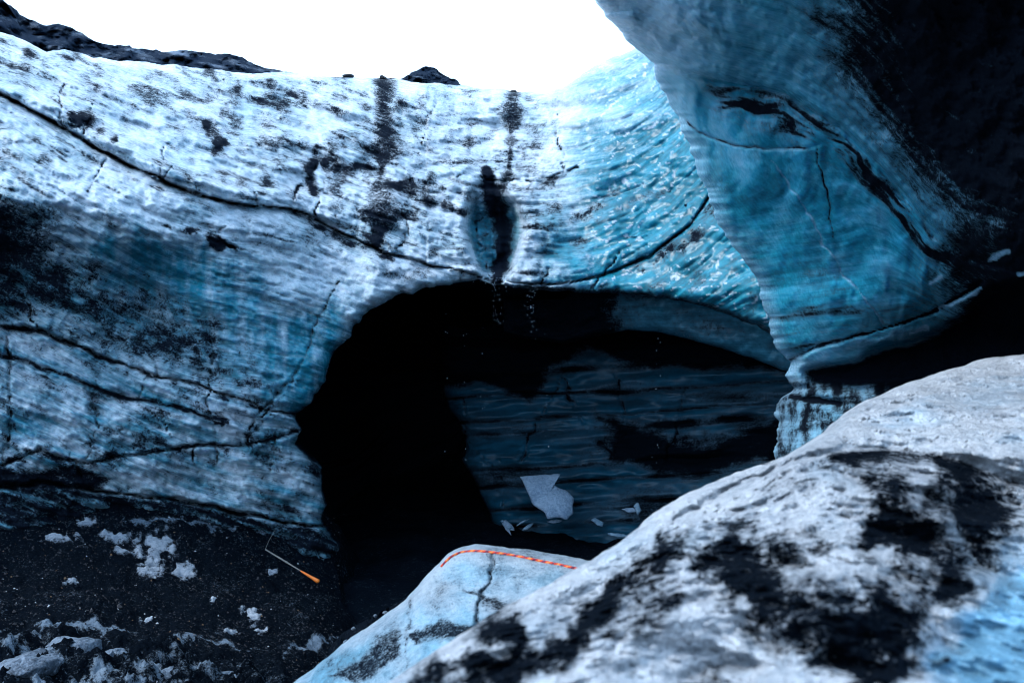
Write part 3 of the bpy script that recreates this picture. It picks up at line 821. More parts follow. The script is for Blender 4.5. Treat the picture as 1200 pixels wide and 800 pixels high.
clear = np.where(ab > 0, np.minimum(clear, .45 + .3 * sstep(760, 900, U)), clear)
clear = clear * (1 - .9 * np.maximum(np.maximum(gl, hw[0] * .6), lgm * .5))
clear = clear * (1 - .45 * sstep(405, 440, V))
ray = (V3[:, 0] - CAM) / V3[:, 0, 1:2]
back = [V3[:, 0] + ray * s_ + np.array([.30 * s_ ** .8 + .02, 0, 0]) for s_ in (.1, .3, .9, 2.0, 4.5, 9.0)]
full = np.concatenate([np.stack(back[::-1], 1), V3], 1)
nb_ = len(back)
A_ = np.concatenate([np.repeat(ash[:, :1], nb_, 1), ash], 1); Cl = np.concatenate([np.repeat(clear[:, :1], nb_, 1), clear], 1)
ov = empty('ice_overhang', (5, 8, 0), 'huge blue ice overhang at the right fading into a black ceiling', 'ice overhang')
ov['pv'] = [5.0, 8.0, 0.0]
fcg = grid_faces(*A_.shape)
abf = np.concatenate([np.repeat(ab[:, :1], nb_, 1), ab], 1).ravel()[fcg].mean(1)
Uf = np.concatenate([np.repeat(U[:, :1], nb_, 1), U], 1).ravel()[fcg].mean(1); Vf = np.concatenate([np.repeat(V[:, :1], nb_, 1), V], 1).ravel()[fcg].mean(1)
gy = np.interp(Uf, [925, 960, 1000, 1040, 1090, 1150, 1230, 1900], [422, 405, 393, 384, 368, 330, 318, 350])
fid = np.where(abf > 0, 0, 1)
fid = np.where(Vf > gy, 2, fid)
fid = np.where(Vf > 468, 3, fid)
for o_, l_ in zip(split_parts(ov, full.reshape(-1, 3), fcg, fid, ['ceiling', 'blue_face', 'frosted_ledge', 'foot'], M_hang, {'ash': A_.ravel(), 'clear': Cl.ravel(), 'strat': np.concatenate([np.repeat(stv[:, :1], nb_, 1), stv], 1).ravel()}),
        ('ceiling blackened by ash and painted shade with a pale blue rim', 'smooth glowing blue ice face', 'frosted ledge over a black undercut', 'grey blue foot of the overhang')):
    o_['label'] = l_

# ================================================================== MOUNDS
def mound(name, outline, ctrl, u0, u1, nu, nv_, vbot, seed, relf, matf, mat, label, cat, pivot, back, rnd=(16, .25), amp=2.0, foot=2.5):
    ol = rough_line(outline, amp, 3.0, seed, .05)
    ol = ol[np.argsort(ol[:, 0])]
    us = np.linspace(u0, u1, nu)
    vo = np.interp(us, ol[:, 0], ol[:, 1])
    t = np.linspace(0, 1, nv_)
    U = np.broadcast_to(us, (nv_, nu)).copy()
    V = vo[None] + t[:, None] * np.maximum(vbot - vo, 40)[None]
    Dv = tps(ctrl)
    D = Dv(U, V)
    dd = V - vo[None]
    P0 = unproj(U, V, D)
    rel = relf(U, V, P0, dd)
    rel = rel + rnd[1] * (1 - np.sqrt(np.clip(1 - (1 - np.clip(dd / rnd[0], 0, 1)) ** 2, 0, 1)))
    V3 = unproj(U, V, D + rel)
    ash, clear = matf(U, V, dd)
    bk = [V3[0] + np.array([0, s_, -k_]) for s_, k_ in back]
    ft = V3[-1] + np.array([0, -.1, -foot])
    full = np.concatenate([np.stack(bk[::-1]), V3, ft[None]])
    n = len(bk)
    A_ = np.concatenate([np.repeat(ash[:1], n, 0), ash, ash[-1:]]); Cl = np.concatenate([np.repeat(clear[:1], n, 0), clear, clear[-1:]])
    o = mesh_obj(name, full.reshape(-1, 3), grid_faces(*A_.shape), mat, None, {'ash': A_.ravel(), 'clear': Cl.ravel()}, pivot=pivot)
    tag(o, label, cat)
    return o, Dv

def rel_mid(U, V, P, dd):
    r = .05 * fbm(P[..., 0] * 2, P[..., 1] * 2, P[..., 2] * 2, 4) + .012 * fbm(U * .06, V * .06, 3, 4)
    r += .05 * stroke(U, V, [(577, 650, 3), (572, 680, 3), (560, 715, 4), (550, 750, 3)], 3, 5, .9, 3, .05)
    return r
def mat_mid(U, V, dd):
    n = fbm(U * .03, V * .03, 2, 5)
    a = np.clip(.20 + .35 * n, 0, .6)
    a = np.maximum(a, stroke(U, V, [(578, 652, 3), (572, 680, 3.5), (562, 706, 5), (556, 730, 4)], 3, 5, 1.2, 3, .05) * .72)
    a = np.maximum(a, stroke(U, V, [(545, 690, 4), (570, 705, 8), (610, 712, 8), (650, 722, 6)], 6, 8, .9, 4, .04) * .75)
    a = np.maximum(a, stroke(U, V, [(480, 745, 5), (520, 738, 12), (545, 742, 10), (580, 735, 6)], 9, 8, .9, 5, .04) * .8)
    a = np.maximum(a, stroke(U, V, [(480, 700, 3), (478, 740, 3), (475, 790, 4)], 3, 6, 1.3, 6, .05) * .55)
    a = np.maximum(a, region(U, V, [(380, 790), (420, 760), (470, 735), (470, 770), (420, 800)], 8, 10, 7) * .7)
    c = np.clip(.30 + .4 * fbm(U * .012, V * .02, 5, 4) + .35 * sstep(690, 760, V) - .3 * sstep(20, 0, dd), 0, 1)
    return a, c
MID = [(250, 880), (300, 840), (345, 800), (372, 780), (400, 757), (440, 730), (470, 708), (492, 684), (510, 664), (524, 650), (540, 642), (556, 639), (580, 642), (620, 646), (660, 652), (692, 659), (760, 668), (850, 690)]
mid, D_mid = mound('ice_mound', MID, [(345, 800, 3.6), (470, 708, 4.0), (524, 650, 4.2), (556, 639, 4.3), (692, 659, 4.1), (850, 690, 3.8), (500, 760, 3.3), (560, 700, 3.7), (640, 700, 3.6), (560, 800, 3.0), (700, 800, 2.9), (850, 850, 2.7), (250, 880, 3.3), (400, 900, 3.0)],
    255, 845, 330, 150, 900, 21, rel_mid, mat_mid, M_mid, 'pale ice mound with an orange rope lying over its crest', 'ice mound', (0, 4, 2.5),
    ((.08, .01), (.25, .06), (.6, .3), (1.2, 1.2), (1.8, 3.0)), (14, .16), 1.3)

def rel_fr(U, V, P, dd):
    x, y, z = P[..., 0], P[..., 1], P[..., 2]
    r = .10 * fbm(x * 2.0, y * 2.0, z * 2.0, 4) + .034 * fbm(x * 7, y * 7, z * 7, 6, .6)
    yF = np.interp(U, [p[0] for p in FOLD], [p[1] for p in FOLD])
    r += .11 * fbm(x * 3.2, y * 3.2, z * 3.2, 5, .58) * sstep(0, 40, dd) * (1 - .6 * sstep(6, -10, V - yF) * sstep(770, 800, U))
    r += .06 * (ridge(x * 5, y * 5, z * 5, 3) - .5)
    fold = stroke(U, V, FOLD, 6, 5, 1, 4); r += .10 * fold
    return r
FOLD = [(790, 607, 4), (830, 585, 4), (880, 558, 5), (930, 540, 6), (985, 530, 8), (1040, 526, 9), (1090, 530, 10), (1140, 545, 12), (1230, 575, 14)]
def mat_fr(U, V, dd):
    n = fbm(U * .012, V * .012, 2, 5)
    m = fbm(U * .035, V * .035, 6, 4)
    yF = np.interp(U, [p[0] for p in FOLD], [p[1] for p in FOLD])
    upper = sstep(6, -10, V - yF) * sstep(770, 800, U)
    a = np.zeros(U.shape)
    A = lambda pts, w_, k, s, wp=14: stroke(U, V, [(x_, y_, h_ * 1.35) for x_, y_, h_ in pts], w_, wp * 1.3, 1.5, s, .02) * k
    a = np.maximum(a, A([(985, 530, 8), (1040, 527, 10), (1090, 532, 13), (1140, 548, 22), (1230, 580, 32)], 12, .95, 1, 8) * (1 - .6 * upper))
    a = np.maximum(a, A([(800, 645, 16), (850, 660, 22), (900, 680, 30), (940, 710, 36), (980, 740, 42), (1030, 740, 34), (1060, 700, 26)], 30, .92, 2))
    a = np.maximum(a, A([(1030, 610, 16), (1080, 630, 24), (1110, 660, 26), (1100, 690, 20)], 22, .92, 3))
    a = np.maximum(a, A([(960, 765, 14), (1010, 780, 18), (1060, 785, 14)], 14, .9, 4))
    a = np.maximum(a, A([(1120, 580, 22), (1160, 600, 30), (1140, 640, 22), (1190, 560, 24)], 24, .75, 5))
    a = np.maximum(a, A([(800, 640, 14), (760, 660, 13), (730, 690, 15), (690, 730, 13), (655, 770, 16), (610, 780, 14), (540, 800, 12)], 14, .92, 6, 9))
    a = np.maximum(a, A([(575, 735, 12), (600, 740, 17), (612, 752, 10)], 14, .92, 7, 7))
    a = np.maximum(a, A([(480, 800, 8), (520, 785, 10), (560, 770, 8)], 9, .85, 8, 7))
    a = np.maximum(a, A([(800, 700, 8), (770, 720, 8), (720, 745, 9)], 8, .55, 9, 9))
    a = np.maximum(a, A([(1020, 560, 10), (1045, 570, 16), (1035, 590, 12)], 12, .75, 10, 8))
    fb = fbm(U * .016, V * .018, 2.7, 7, .62)
    a = np.clip(.17 + 1.02 * a ** .75 + .46 * fb - .06, 0, 1) * (1 - .85 * upper)
    clean = region(U, V, [(1110, 800), (1090, 770), (1110, 730), (1150, 700), (1220, 640), (1260, 640), (1260, 860), (1100, 860)], 34, 30, 9)
    a = a * (1 - .35 * clean)
    c = np.clip(.15 + .25 * n, 0, .5)
    c = np.maximum(c, clean * .95)
    c = np.maximum(c, upper * np.clip(.20 + .35 * fbm(U * .01, V * .03, 8, 3) + .3 * sstep(0, 60, dd) * 0, 0, 1))
    a = np.maximum(a, upper * np.clip(.05 + .25 * fbm(U * .02, V * .05, 9, 4), 0, .4))
    rimw = sstep(44, 8, dd + 10 * fbm(U * .03, V * .03, 14., 3)) * sstep(760, 800, U) * sstep(960, 900, U) + .7 * upper * sstep(26, 6, dd)
    c = np.where(rimw > .05, np.minimum(c, .2) * (1 - rimw) - .45 * rimw, c)
    a = a * (1 - .8 * np.clip(rimw, 0, 1))
    c = np.maximum(c, sstep(1010, 1200, U) * sstep(0, 80, V - yF) * .5)
    a = a - .30 * upper - .12 * np.clip(rimw, 0, 1)
    return a, c
FR = [(330, 900), (400, 845), (455, 804), (500, 774), (560, 734), (590, 715), (640, 690), (690, 660), (725, 640), (755, 618), (768, 603), (800, 583), (840, 565), (880, 549), (925, 535), (960, 514), (985, 497), (1010, 473),
      (1035, 462), (1060, 451), (1105, 436), (1150, 421), (1200, 415), (1300, 405), (1500, 380), (1900, 330)]
front, D_fr = mound('ice_boulder', FR, [(330, 900, 1.3), (455, 804, 1.55), (590, 715, 1.9), (690, 660, 2.15), (768, 603, 2.5), (880, 549, 2.9), (1010, 473, 3.4), (1200, 415, 3.8), (1500, 380, 4.0), (1900, 330, 3.8),
    (790, 610, 2.3), (930, 545, 2.5), (1090, 535, 2.6), (1230, 575, 2.3), (700, 720, 1.75), (900, 650, 1.9), (1000, 620, 2.0), (1100, 650, 1.85), (1200, 680, 1.75), (700, 800, 1.35), (900, 800, 1.35), (1100, 800, 1.35), (1300, 800, 1.35), (1900, 700, 1.6), (700, 950, 1.0), (1300, 950, 1.0)],
    335, 1900, 700, 260, 980, 22, rel_fr, mat_fr, M_front, 'large blurred dirty white ice boulder filling the near right corner', 'ice boulder', (1.5, 2, 3.5),
    ((.06, .01), (.2, .06), (.5, .25), (.9, .8), (1.4, 2.2)), (14, .12), 1.6, 2.5)

# ================================================================== GROUND
gp = 9
gx = np.linspace(-3000, 3000, 25)
GX, GY = np.meshgrid(gx, gx)
o = mesh_obj('ground', np.stack([GX, GY, np.full(GX.shape, -2.2)], -1).reshape(-1, 3), grid_faces(25, 25), M_ash, None, {'ash': np.full(625, .95), 'clear': np.zeros(625)})
tag(o, kind='structure')

D_sl = tps([(-400, 560, 9.5), (-400, 900, 5), (0, 560, 12.4), (0, 620, 11.6), (0, 700, 9.7), (0, 800, 7.6), (0, 950, 5.6), (200, 580, 13.8), (200, 640, 12.7), (200, 720, 10.6), (200, 800, 8.3), (200, 950, 6.0),
    (340, 610, 15), (340, 680, 13.4), (380, 700, 13.2), (330, 760, 10.6), (420, 745, 13.0), (400, 800, 10.5), (400, 950, 7.5), (460, 760, 14), (560, 900, 9)])
us = np.linspace(-300, 480, 360); vs = np.linspace(555, 940, 260)
U, V = np.meshgrid(us, vs)
edge_s = np.interp(V, [555, 600, 640, 690, 715, 745, 800, 940], [360, 385, 392, 400, 408, 432, 470, 480])
D = D_sl(U, V)
P0 = unproj(U, V, D); X, Y = P0[..., 0], P0[..., 1]
hz = .10 * fbm(X * .8, Y * .8, 3., 4) + .05 * fbm(X * 3, Y * 3, 5., 4) + .018 * fbm(X * 12, Y * 12, 6., 3)
hz += .14 * region(U, V, [(-100, 745), (60, 738), (140, 748), (230, 765), (330, 775), (330, 830), (-100, 860)], 14, 12, 2) * (.5 + .9 * fbm(X * 2.5, Y * 2.5, 8., 5, .65))
V3 = P0.copy(); V3[..., 2] += hz
drop = np.clip(U - edge_s, 0, 200)
V3[..., 2] -= drop * .03 + (drop > 0) * .1
a = np.full(U.shape, .93) + .1 * fbm(U * .03, V * .04, 3, 4)
rub = region(U, V, [(-100, 752), (70, 745), (130, 752), (210, 770), (300, 778), (340, 800), (340, 860), (-100, 880)], 16, 16, 2)
a -= rub * np.clip(.10 + .8 * fbm(U * .03, V * .05, 12., 6, .62), 0, .7)
for k, (ln, st_) in enumerate([([(80, 735, 4), (120, 732, 6), (160, 740, 4)], .55), ([(0, 612, 8), (25, 600, 12)], .5), ([(200, 747, 2), (240, 752, 3), (300, 760, 2)], .5), ([(140, 612, 3), (200, 612, 3), (260, 618, 4), (310, 622, 3)], .5), ([(40, 730, 3), (90, 738, 3)], .45),
         ([(330, 765, 2), (370, 756, 3), (400, 752, 3)], .55), ([(0, 740, 5), (40, 745, 4), (70, 740, 4)], .4)]):
    a -= st_ * stroke(U, V, ln, 3, 9, .9, 300 + k, .05)
o = mesh_obj('ash_slope', V3.reshape(-1, 3), grid_faces(*U.shape), M_ash, None, {'ash': np.clip(a, 0, 1).ravel(), 'clear': np.full(a.size, .25)}, pivot=(-4, 11, 1.5))
tag(o, kind='structure')
# floor of the cave
gx, gy = np.linspace(-5, 12, 120), np.linspace(9, 40, 120)
X, Y = np.meshgrid(gx, gy)
Zf = .35 + .16 * fbm(X * .7, Y * .7, 2., 4) + .05 * fbm(X * 3, Y * 3, 2., 3) - .02 * (Y - 14)
o = mesh_obj('cave_floor', np.stack([X, Y, Zf], -1).reshape(-1, 3), grid_faces(120, 120), M_ash, None, {'ash': np.full(X.size, .96), 'clear': np.full(X.size, .6)})
tag(o, kind='structure')

def slope_pt(u, v, lift=0.0):
    p = unproj(u, v, float(D_sl(u, v)))
    h = .10 * fbm(p[0] * .8, p[1] * .8, 3., 4) + .05 * fbm(p[0] * 3, p[1] * 3, 5., 4) + .018 * fbm(p[0] * 12, p[1] * 12, 6., 3)
    p[2] += float(h) + lift
    return p

# ================================================================== MOUNTAINS
def mountain(name, outline, d0, dn, vb, seed, amp):
    ol = rough_line(outline, amp, 2.0, seed, .12)
    ol = ol[np.argsort(ol[:, 0])]
    us = np.linspace(outline[0][0], outline[-1][0], 220)
    vo = np.interp(us, ol[:, 0], ol[:, 1])
    t = np.linspace(0, 1, 70)
    U = np.broadcast_to(us, (70, 220)).copy()
    V = vo[None] + t[:, None] * np.maximum(vb - vo, 3)[None]
    D = d0 + (dn - d0) * t[:, None] + d0 * .035 * fbm(U * .03, V * .05, seed + 2., 5) + d0 * .012 * fbm(U * .12, V * .15, seed + 6., 4)
    V3 = unproj(U, V, D)
    bk = [V3[0] + np.array([0, d0 * s_, -d0 * s_ * .5]) for s_ in (.01, .05, .15)]
    full = np.concatenate([np.stack(bk[::-1]), V3])
    a = np.clip(.82 + .5 * fbm(U * .02, (V - .2 * U) * .12, seed + 1., 4), .1, 1)
    A_ = np.concatenate([np.ones((3, 220)), a])
    o = mesh_obj(name, full.reshape(-1, 3), grid_faces(*A_.shape), M_rock, None, {'ash': A_.ravel(), 'clear': np.zeros(A_.size)}, pivot=(0, d0, 0))
    tag(o, kind='structure')
    return o
mountain('mountain', [(-400, -160), (-100, -60), (-20, -18), (0, -2), (15, 10), (30, 22), (52, 30), (68, 27), (85, 33), (105, 46), (130, 52), (145, 53), (170, 58), (200, 61), (215, 59), (250, 64), (275, 64), (290, 70), (303, 78), (335, 84), (360, 92)], 320, 240, 140, 3, 2.2)
mountain('rocky_peak', [(455, 98), (466, 94), (478, 88), (490, 82), (499, 77), (508, 79), (518, 87), (528, 93), (534, 93), (540, 100), (548, 104)], 160, 140, 125, 8, 1.4)

# ================================================================== SMALL THINGS
def chunk_mesh(seed, sx, sy, sz, rough=.35, sub=2, flat=0.0):
    bm = bmesh.new()
    bmesh.ops.create_icosphere(bm, subdivisions=sub, radius=1.0)
    r = np.random.default_rng(seed)
    ns = r.normal(size=(9, 3)); ns /= np.linalg.norm(ns, axis=1)[:, None]
    off = r.uniform(.55, .9, 9)
    co = np.array([v.co for v in bm.verts])
    for n_, o_ in zip(ns, off):
        d = co @ n_ - o_
        co -= np.clip(d, 0, None)[:, None] * n_
    co += rough * .25 * np.stack([fbm(co[:, 0] * 1.7 + seed, co[:, 1] * 1.7 + 9 * k, co[:, 2] * 1.7, 3) for k in range(3)], 1)
    co *= np.array([sx, sy, sz])
    f = [[v.index for v in fa.verts] for fa in bm.faces]
    bm.free()
    return co, np.array(f)

def put_chunk(name, p, size, mat, label, cat, group=None, seed=1, rough=.35, sub=2, rot=0.0, sink=.3, smooth=False):
    co, f = chunk_mesh(seed, *size, rough, sub)
    c_, s_ = math.cos(rot), math.sin(rot)
    co = co @ np.array([[c_, s_, 0], [-s_, c_, 0], [0, 0, 1]])
    co[:, 2] += size[2] * (1 - 2 * sink)
    p = np.asarray(p, float)
    o = mesh_obj(name, co + p, f, mat, None, smooth=smooth, pivot=p)
    return tag(o, label, cat, group)

# snow and ice scraps on the black ash
SN = [(182, 645, 22, 20, 'large ragged snow patch, upper of the two in the middle of the black ash slope'),
      (214, 668, 13, 11, 'round snow patch right of the largest patch on the black ash'),
      (175, 668, 16, 9, 'low snow patch just below the largest patch on the ash slope'),
      (136, 628, 19, 6, 'thin snow patch left above the largest patch on the ash'),
      (150, 646, 22, 4, 'flat snow streak left of the largest snow patch'),
      (66, 632, 24, 5, 'flat long snow streak on the ash near the left edge'),
      (14, 605, 20, 12, 'bright snow patch against the left edge below the ice wall'),
      (60, 600, 22, 4, 'thin snow strip right of the patch at the left edge'),
      (100, 609, 10, 6, 'small snow tuft below the dark foot of the ice wall'),
      (295, 722, 12, 9, 'angular snow lump in the lower right of the ash slope'),
      (272, 738, 11, 4, 'small flat snow scrap beside the angular snow lump'),
      (302, 737, 9, 4, 'snow scrap directly under the angular snow lump'),
      (85, 677, 9, 4, 'small lone snow scrap in the left half of the ash slope'),
      (250, 706, 5, 4, 'tiny snow crumb uphill of the angular snow lump'),
      (172, 724, 7, 4, 'tiny snow crumb low in the centre of the ash slope'),
      (318, 668, 7, 3, 'narrow pale snow scrap lying just below the grey pole')]
def snow_patch(u, v, hu, hv, label, seed):
    n = 30
    a, b = np.meshgrid(np.linspace(-1.35, 1.35, n), np.linspace(-1.35, 1.35, n))
    uu = u + a * hu; vv = v + b * hv
    p = np.stack([slope_pt(x, y) for x, y in zip(uu.ravel(), vv.ravel())])
    px = uu.ravel() + 0.0; py = vv.ravel()
    r = np.hypot(a, b).ravel()
    nn = fbm(px * .11 + seed, py * .16 + 3 * seed, .4, 4)
    h = 1 - r + .75 * nn
    size = hu / F * 11
    p[:, 2] += np.clip(h, -.25, .6) * size * .16 + .02 * nn
    f = grid_faces(n, n)
    kp = h[f].mean(1) > -.12
    f = f[kp]
    if not len(f):
        return
    used, inv = np.unique(f, return_inverse=True)
    o = mesh_obj('snow_patch', p[used], inv.reshape(f.shape), M_snow, None, {'ash': np.clip(.80 - .95 * h[used], .22, .85), 'clear': np.full(len(used), .1)}, pivot=slope_pt(u, v))
    tag(o, label, 'snow patch', 'snow patches on the black ash')
for k, s_ in enumerate(SN):
    snow_patch(*s_, k + 1)

for k, (u, v, su, sv, lab) in enumerate([(86, 768, 34, 20, 'big pale ice lump among rubble at the lower left'), (28, 790, 40, 16, 'pale ice lump in the bottom left corner'),
        (58, 776, 15, 8, 'small ice lump between the two big ones at lower left'), (135, 772, 14, 7, 'small dark ice lump right of the big pale one'), (195, 792, 16, 8, 'ice lump at the bottom edge left of centre'), (262, 795, 18, 7, 'flat ice lump at the bottom edge near the mound')]):
    p = slope_pt(u, v); d = p[1]
    put_chunk('ice_lump', p, (su / F * d, su / F * d * .9, sv / F * d * 1.1), M_lump, lab, 'ice lump', 'ice lumps at the lower left', 30 + k, .55, 4, .3 * k, .42, True)

# pale broken slab leaning at the foot of the inner cave wall
SL = [(609, 558), (632, 556), (657, 555), (645, 563), (650, 569), (663, 574), (673, 583), (671, 592), (672, 601), (664, 609), (656, 606), (641, 608), (638, 600), (624, 591), (618, 576)]
sl = np.array(SL, float)
def slab(name, pts, d, thick, mat, lean=.4, seed=0, cup=.05):
    pts = rough_line(pts, .8, 3.0, seed, .2, True)
    c = pts.mean(0)
    rings_ = []
    for sc, dz in ((1.0, thick), (1.0, 0.06), (.94, 0), (.6, -cup), (.25, -cup * 1.4)):
        q = c + (pts - c) * sc
        dep = d - lean * (q[:, 1] - c[1]) / F * d * 2 + dz + .03 * fbm(q[:, 0] * .1, q[:, 1] * .2, seed, 3)
        rings_.append(unproj(q[:, 0], q[:, 1], dep))
    n = len(pts)
    verts = np.concatenate(rings_ + [rings_[-1].mean(0)[None]])
    f = []
    for k in range(4):
        for i in range(n):
            f.append((k * n + i, k * n + (i + 1) % n, (k + 1) * n + (i + 1) % n, (k + 1) * n + i))
    f4 = np.array(f)
    tri = [(4 * n + i, 4 * n + (i + 1) % n, 5 * n) for i in range(n)]
    allf = [tuple(x) for x in f] + tri
    me = bpy.data.meshes.new(name)
    pv = unproj(c[0], pts[:, 1].max(), d)
    me.from_pydata([tuple(x) for x in verts - pv], [], allf)
    me.materials.append(mat)
    me.polygons.foreach_set('use_smooth', np.full(len(me.polygons), True))
    bm = bmesh.new(); bm.from_mesh(me); bmesh.ops.recalc_face_normals(bm, faces=bm.faces); bm.to_mesh(me); bm.free()
    o = bpy.data.objects.new(name, me); C.objects.link(o); o.location = pv
    return o
M_slab = ice_material("pale_slab_ice", (.42, .54, .68), (.2, .35, .5), (.01, .02, .03), 1.0, .8, (.35, .2), .6, 2.0, wvar=(.45, .52, .6))
o = slab('ice_slab', SL, 18.6, .5, M_slab, .5, 3)
tag(o, 'bright pale broken ice slab at the foot of the dark inner cave wall', 'ice slab')

chips = [([(588, 613), (592, 608), (600, 614), (604, 622), (597, 621), (600, 628), (594, 622)], 'crooked ice shard standing left of the bright slab'),
    ([(611, 621), (618, 614), (626, 612), (622, 618), (613, 622)], 'slanting ice splinter just below left of the bright slab'),
    ([(604, 616), (612, 610), (622, 607), (614, 612)], 'thin ice splinter close under the left of the bright slab'),
    ([(640, 611), (652, 608), (660, 610), (650, 613)], 'thin ice sliver right under the bright slab'),
    ([(692, 609), (697, 606), (708, 612), (706, 617), (698, 614)], 'square ice chip right of the bright slab'),
    ([(712, 624), (722, 624), (738, 627), (740, 629), (724, 629), (713, 627)], 'long pale ice sliver above the boulder crest'),
    ([(677, 643), (684, 642), (693, 646), (694, 650), (687, 647)], 'curved ice flake above the right end of the rope'),
    ([(653, 648), (658, 645), (663, 650), (658, 652)], 'small ice flake left of the curved one above the rope'),
    ([(653, 636), (660, 635), (662, 637), (656, 638)], 'tiny ice flake below the sliver under the bright slab'),
    ([(712, 641), (717, 640), (721, 644), (715, 643)], 'tiny ice flake between the curved flake and the boulder'),
    ([(586, 610), (589, 608), (591, 611), (588, 613)], 'tiny ice crumb at the left foot of the inner cave wall'),
    ([(594, 618), (599, 614), (601, 619), (596, 620)], 'small ice crumb under the crooked shard'),
    ([(728, 596), (741, 594), (748, 599), (738, 601)], 'frosted ice flake on the cave wall above the boulder crest'),
    ([(742, 592), (748, 588), (752, 598), (747, 604)], 'upright frosted ice flake next to the boulder crest in the cave')]
for k, (pts, lab) in enumerate(chips):
    u, v = np.mean(np.array(pts, float), 0)
    d = float(D_in(u, v)) - .55
    o = slab('ice_chip', pts, d, .10, M_chip if k % 3 else M_slab, .2, 10 + k, .01)
    tag(o, lab, 'ice chip', 'ice chips inside the cave')

# small ice crumbs at the dark drop by the mound
for k, (u, v, lab) in enumerate([(452, 718, 'small ice crumb on the black ledge beside the mound crest'), (440, 722, 'ice crumb left of the crumb at the mound crest'), (445, 735, 'ice crumb low on the dark ledge by the mound'), (414, 737, 'lone ice crumb where the ash drops into the cave'), (405, 752, 'ice crumb at the lower end of the dark ledge')]):
    p = unproj(u, v, 5.2 + .25 * k)
    put_chunk('ice_crumb', p, (.020, .016, .013), M_lump, lab, 'ice crumb', 'ice crumbs beside the rope mound', 60 + k, 1.3, 2, k)
# dark ledge those crumbs lie on
led = np.array([(385, 760), (400, 742), (425, 728), (445, 716), (462, 708), (490, 690)], float)
uu, kk = np.meshgrid(np.linspace(385, 490, 60), np.linspace(0, 1, 30))
vv = np.interp(uu, led[:, 0], led[:, 1]) + kk * 90
Dl = 6.6 - 2.2 * kk + .25 * fbm(uu * .05, vv * .05, 3., 4)
V3 = unproj(uu, vv, Dl)
V3 = np.concatenate([(V3[0] + np.array([0, 1.2, -1.5]))[None], (V3[0] + np.array([0, .4, -.2]))[None], V3])
o = mesh_obj('ash_ledge', V3.reshape(-1, 3), grid_faces(32, 60), M_ash, None, {'ash': np.full(32 * 60, .93), 'clear': np.full(32 * 60, .4)}, pivot=(-1.2, 5, 2))
tag(o, kind='structure')

# stones on the rim
for k, (u, v, s_, lab) in enumerate([(408, 89, 7, 'small flat dark stone alone on the ice rim left of the peak'), (449, 91, 6, 'dark stone on the rim above the longest ash streak'), (458, 93, 4, 'tiny dark stone right of the stone above the longest streak'),
        (602, 107, 5, 'dark stone on the rim above the right ash streak'), (590, 107, 3.5, 'tiny dark stone on the rim left of the right streak'), (624, 109, 3, 'tiny dark stone on the rim right of the right streak')]):
    d = float(D_wall(u, v)) + 1.2
    put_chunk('rim_stone', unproj(u, v + 1.5, d), (s_ / F * d, s_ / F * d * .8, s_ * .45 / F * d), M_stone, lab, 'stone', 'stones on the ice rim', 80 + k, .5, 2, k, .3)

# ---- tubes
def tube(path, rad, ns=8, cap=True):
    path = np.asarray(path, float); n = len(path)
    rad = np.broadcast_to(np.asarray(rad, float), (n,))
    T = np.gradient(path, axis=0); T /= np.linalg.norm(T, axis=1)[:, None]
    ref = np.array([0, 0, 1.0]) if abs(T[0, 2]) < .9 else np.array([1.0, 0, 0])
    A_ = np.cross(T, ref); A_ /= np.linalg.norm(A_, axis=1)[:, None]
    B_ = np.cross(T, A_)
    th = np.arange(ns) / ns * 2 * math.pi
    v = path[:, None] + rad[:, None, None] * (np.cos(th)[None, :, None] * A_[:, None] + np.sin(th)[None, :, None] * B_[:, None])
    f = []
    for i in range(n - 1):
        for j in range(ns):
            f.append((i * ns + j, i * ns + (j + 1) % ns, (i + 1) * ns + (j + 1) % ns, (i + 1) * ns + j))
    return v.reshape(-1, 3), np.array(f)

M_or = simple_mat("rope_orange", (.62, .06, .025), (.48, .035, .02), 60, .75, .5, .002)
M_ye = simple_mat("rope_yellow", (.75, .26, .06), (.62, .18, .04), 60, .75, .5, .002)
M_pu = simple_mat("rope_purple", (.10, .02, .06), (.16, .03, .05), 60, .75, .5, .002)
RP = [(517, 664), (527, 653), (538, 647), (552, 645), (565, 645.5), (585, 648), (605, 651.5), (630, 656.5), (655, 661), (677, 666), (700, 670), (740, 680)]
rp = np.array(RP, float)
Lr = np.r_[0, np.cumsum(np.hypot(*np.diff(rp, axis=0).T))]
sr = np.linspace(0, Lr[-1], 220)
ru = np.interp(sr, Lr, rp[:, 0]); rv = np.interp(sr, Lr, rp[:, 1]) + .35 * np.sin(sr * .05)
ker = np.ones(9) / 9
ru[4:-4] = np.convolve(ru, ker, 'valid'); rv[4:-4] = np.convolve(rv, ker, 'valid')
# drop the rope on to the mound's real surface
mm = np.array([v.co for v in mid.data.vertices]) + np.array(mid.location)
mu = 600 + mm[:, 0] / mm[:, 1] * F; mv = 400 - (mm[:, 2] - 5) / mm[:, 1] * F
nbk = 5 * 330
mu_, mv_, mm_ = mu[nbk:], mv[nbk:], mm[nbk:]
rd_ = []
for a_, b_ in zip(ru, rv):
    k = np.argsort((mu_ - a_) ** 2 + (mv_ - b_) ** 2)[:4]
    rd_.append(mm_[k, 1].mean())
rd_ = np.convolve(np.pad(rd_, 4, mode='edge'), ker, 'valid')
path = unproj(ru, rv, np.array(rd_) - .007)
tv, tf = tube(path, .0082, 8)
nseg = len(path) - 1
mi = []
for i in range(nseg):
    for j in range(8):
        q = (i * 3 // 4 + j) % 8
        mi.append(2 if q in (0, 1) else (1 if q in (4, 5) else 0))
o = mesh_obj('climbing_rope', tv, tf, None, None, mats=[M_or, M_ye, M_pu], mat_idx=mi, pivot=path[0])
tag(o, 'orange and red braided rope lying over the crest of the pale ice mound', 'rope')

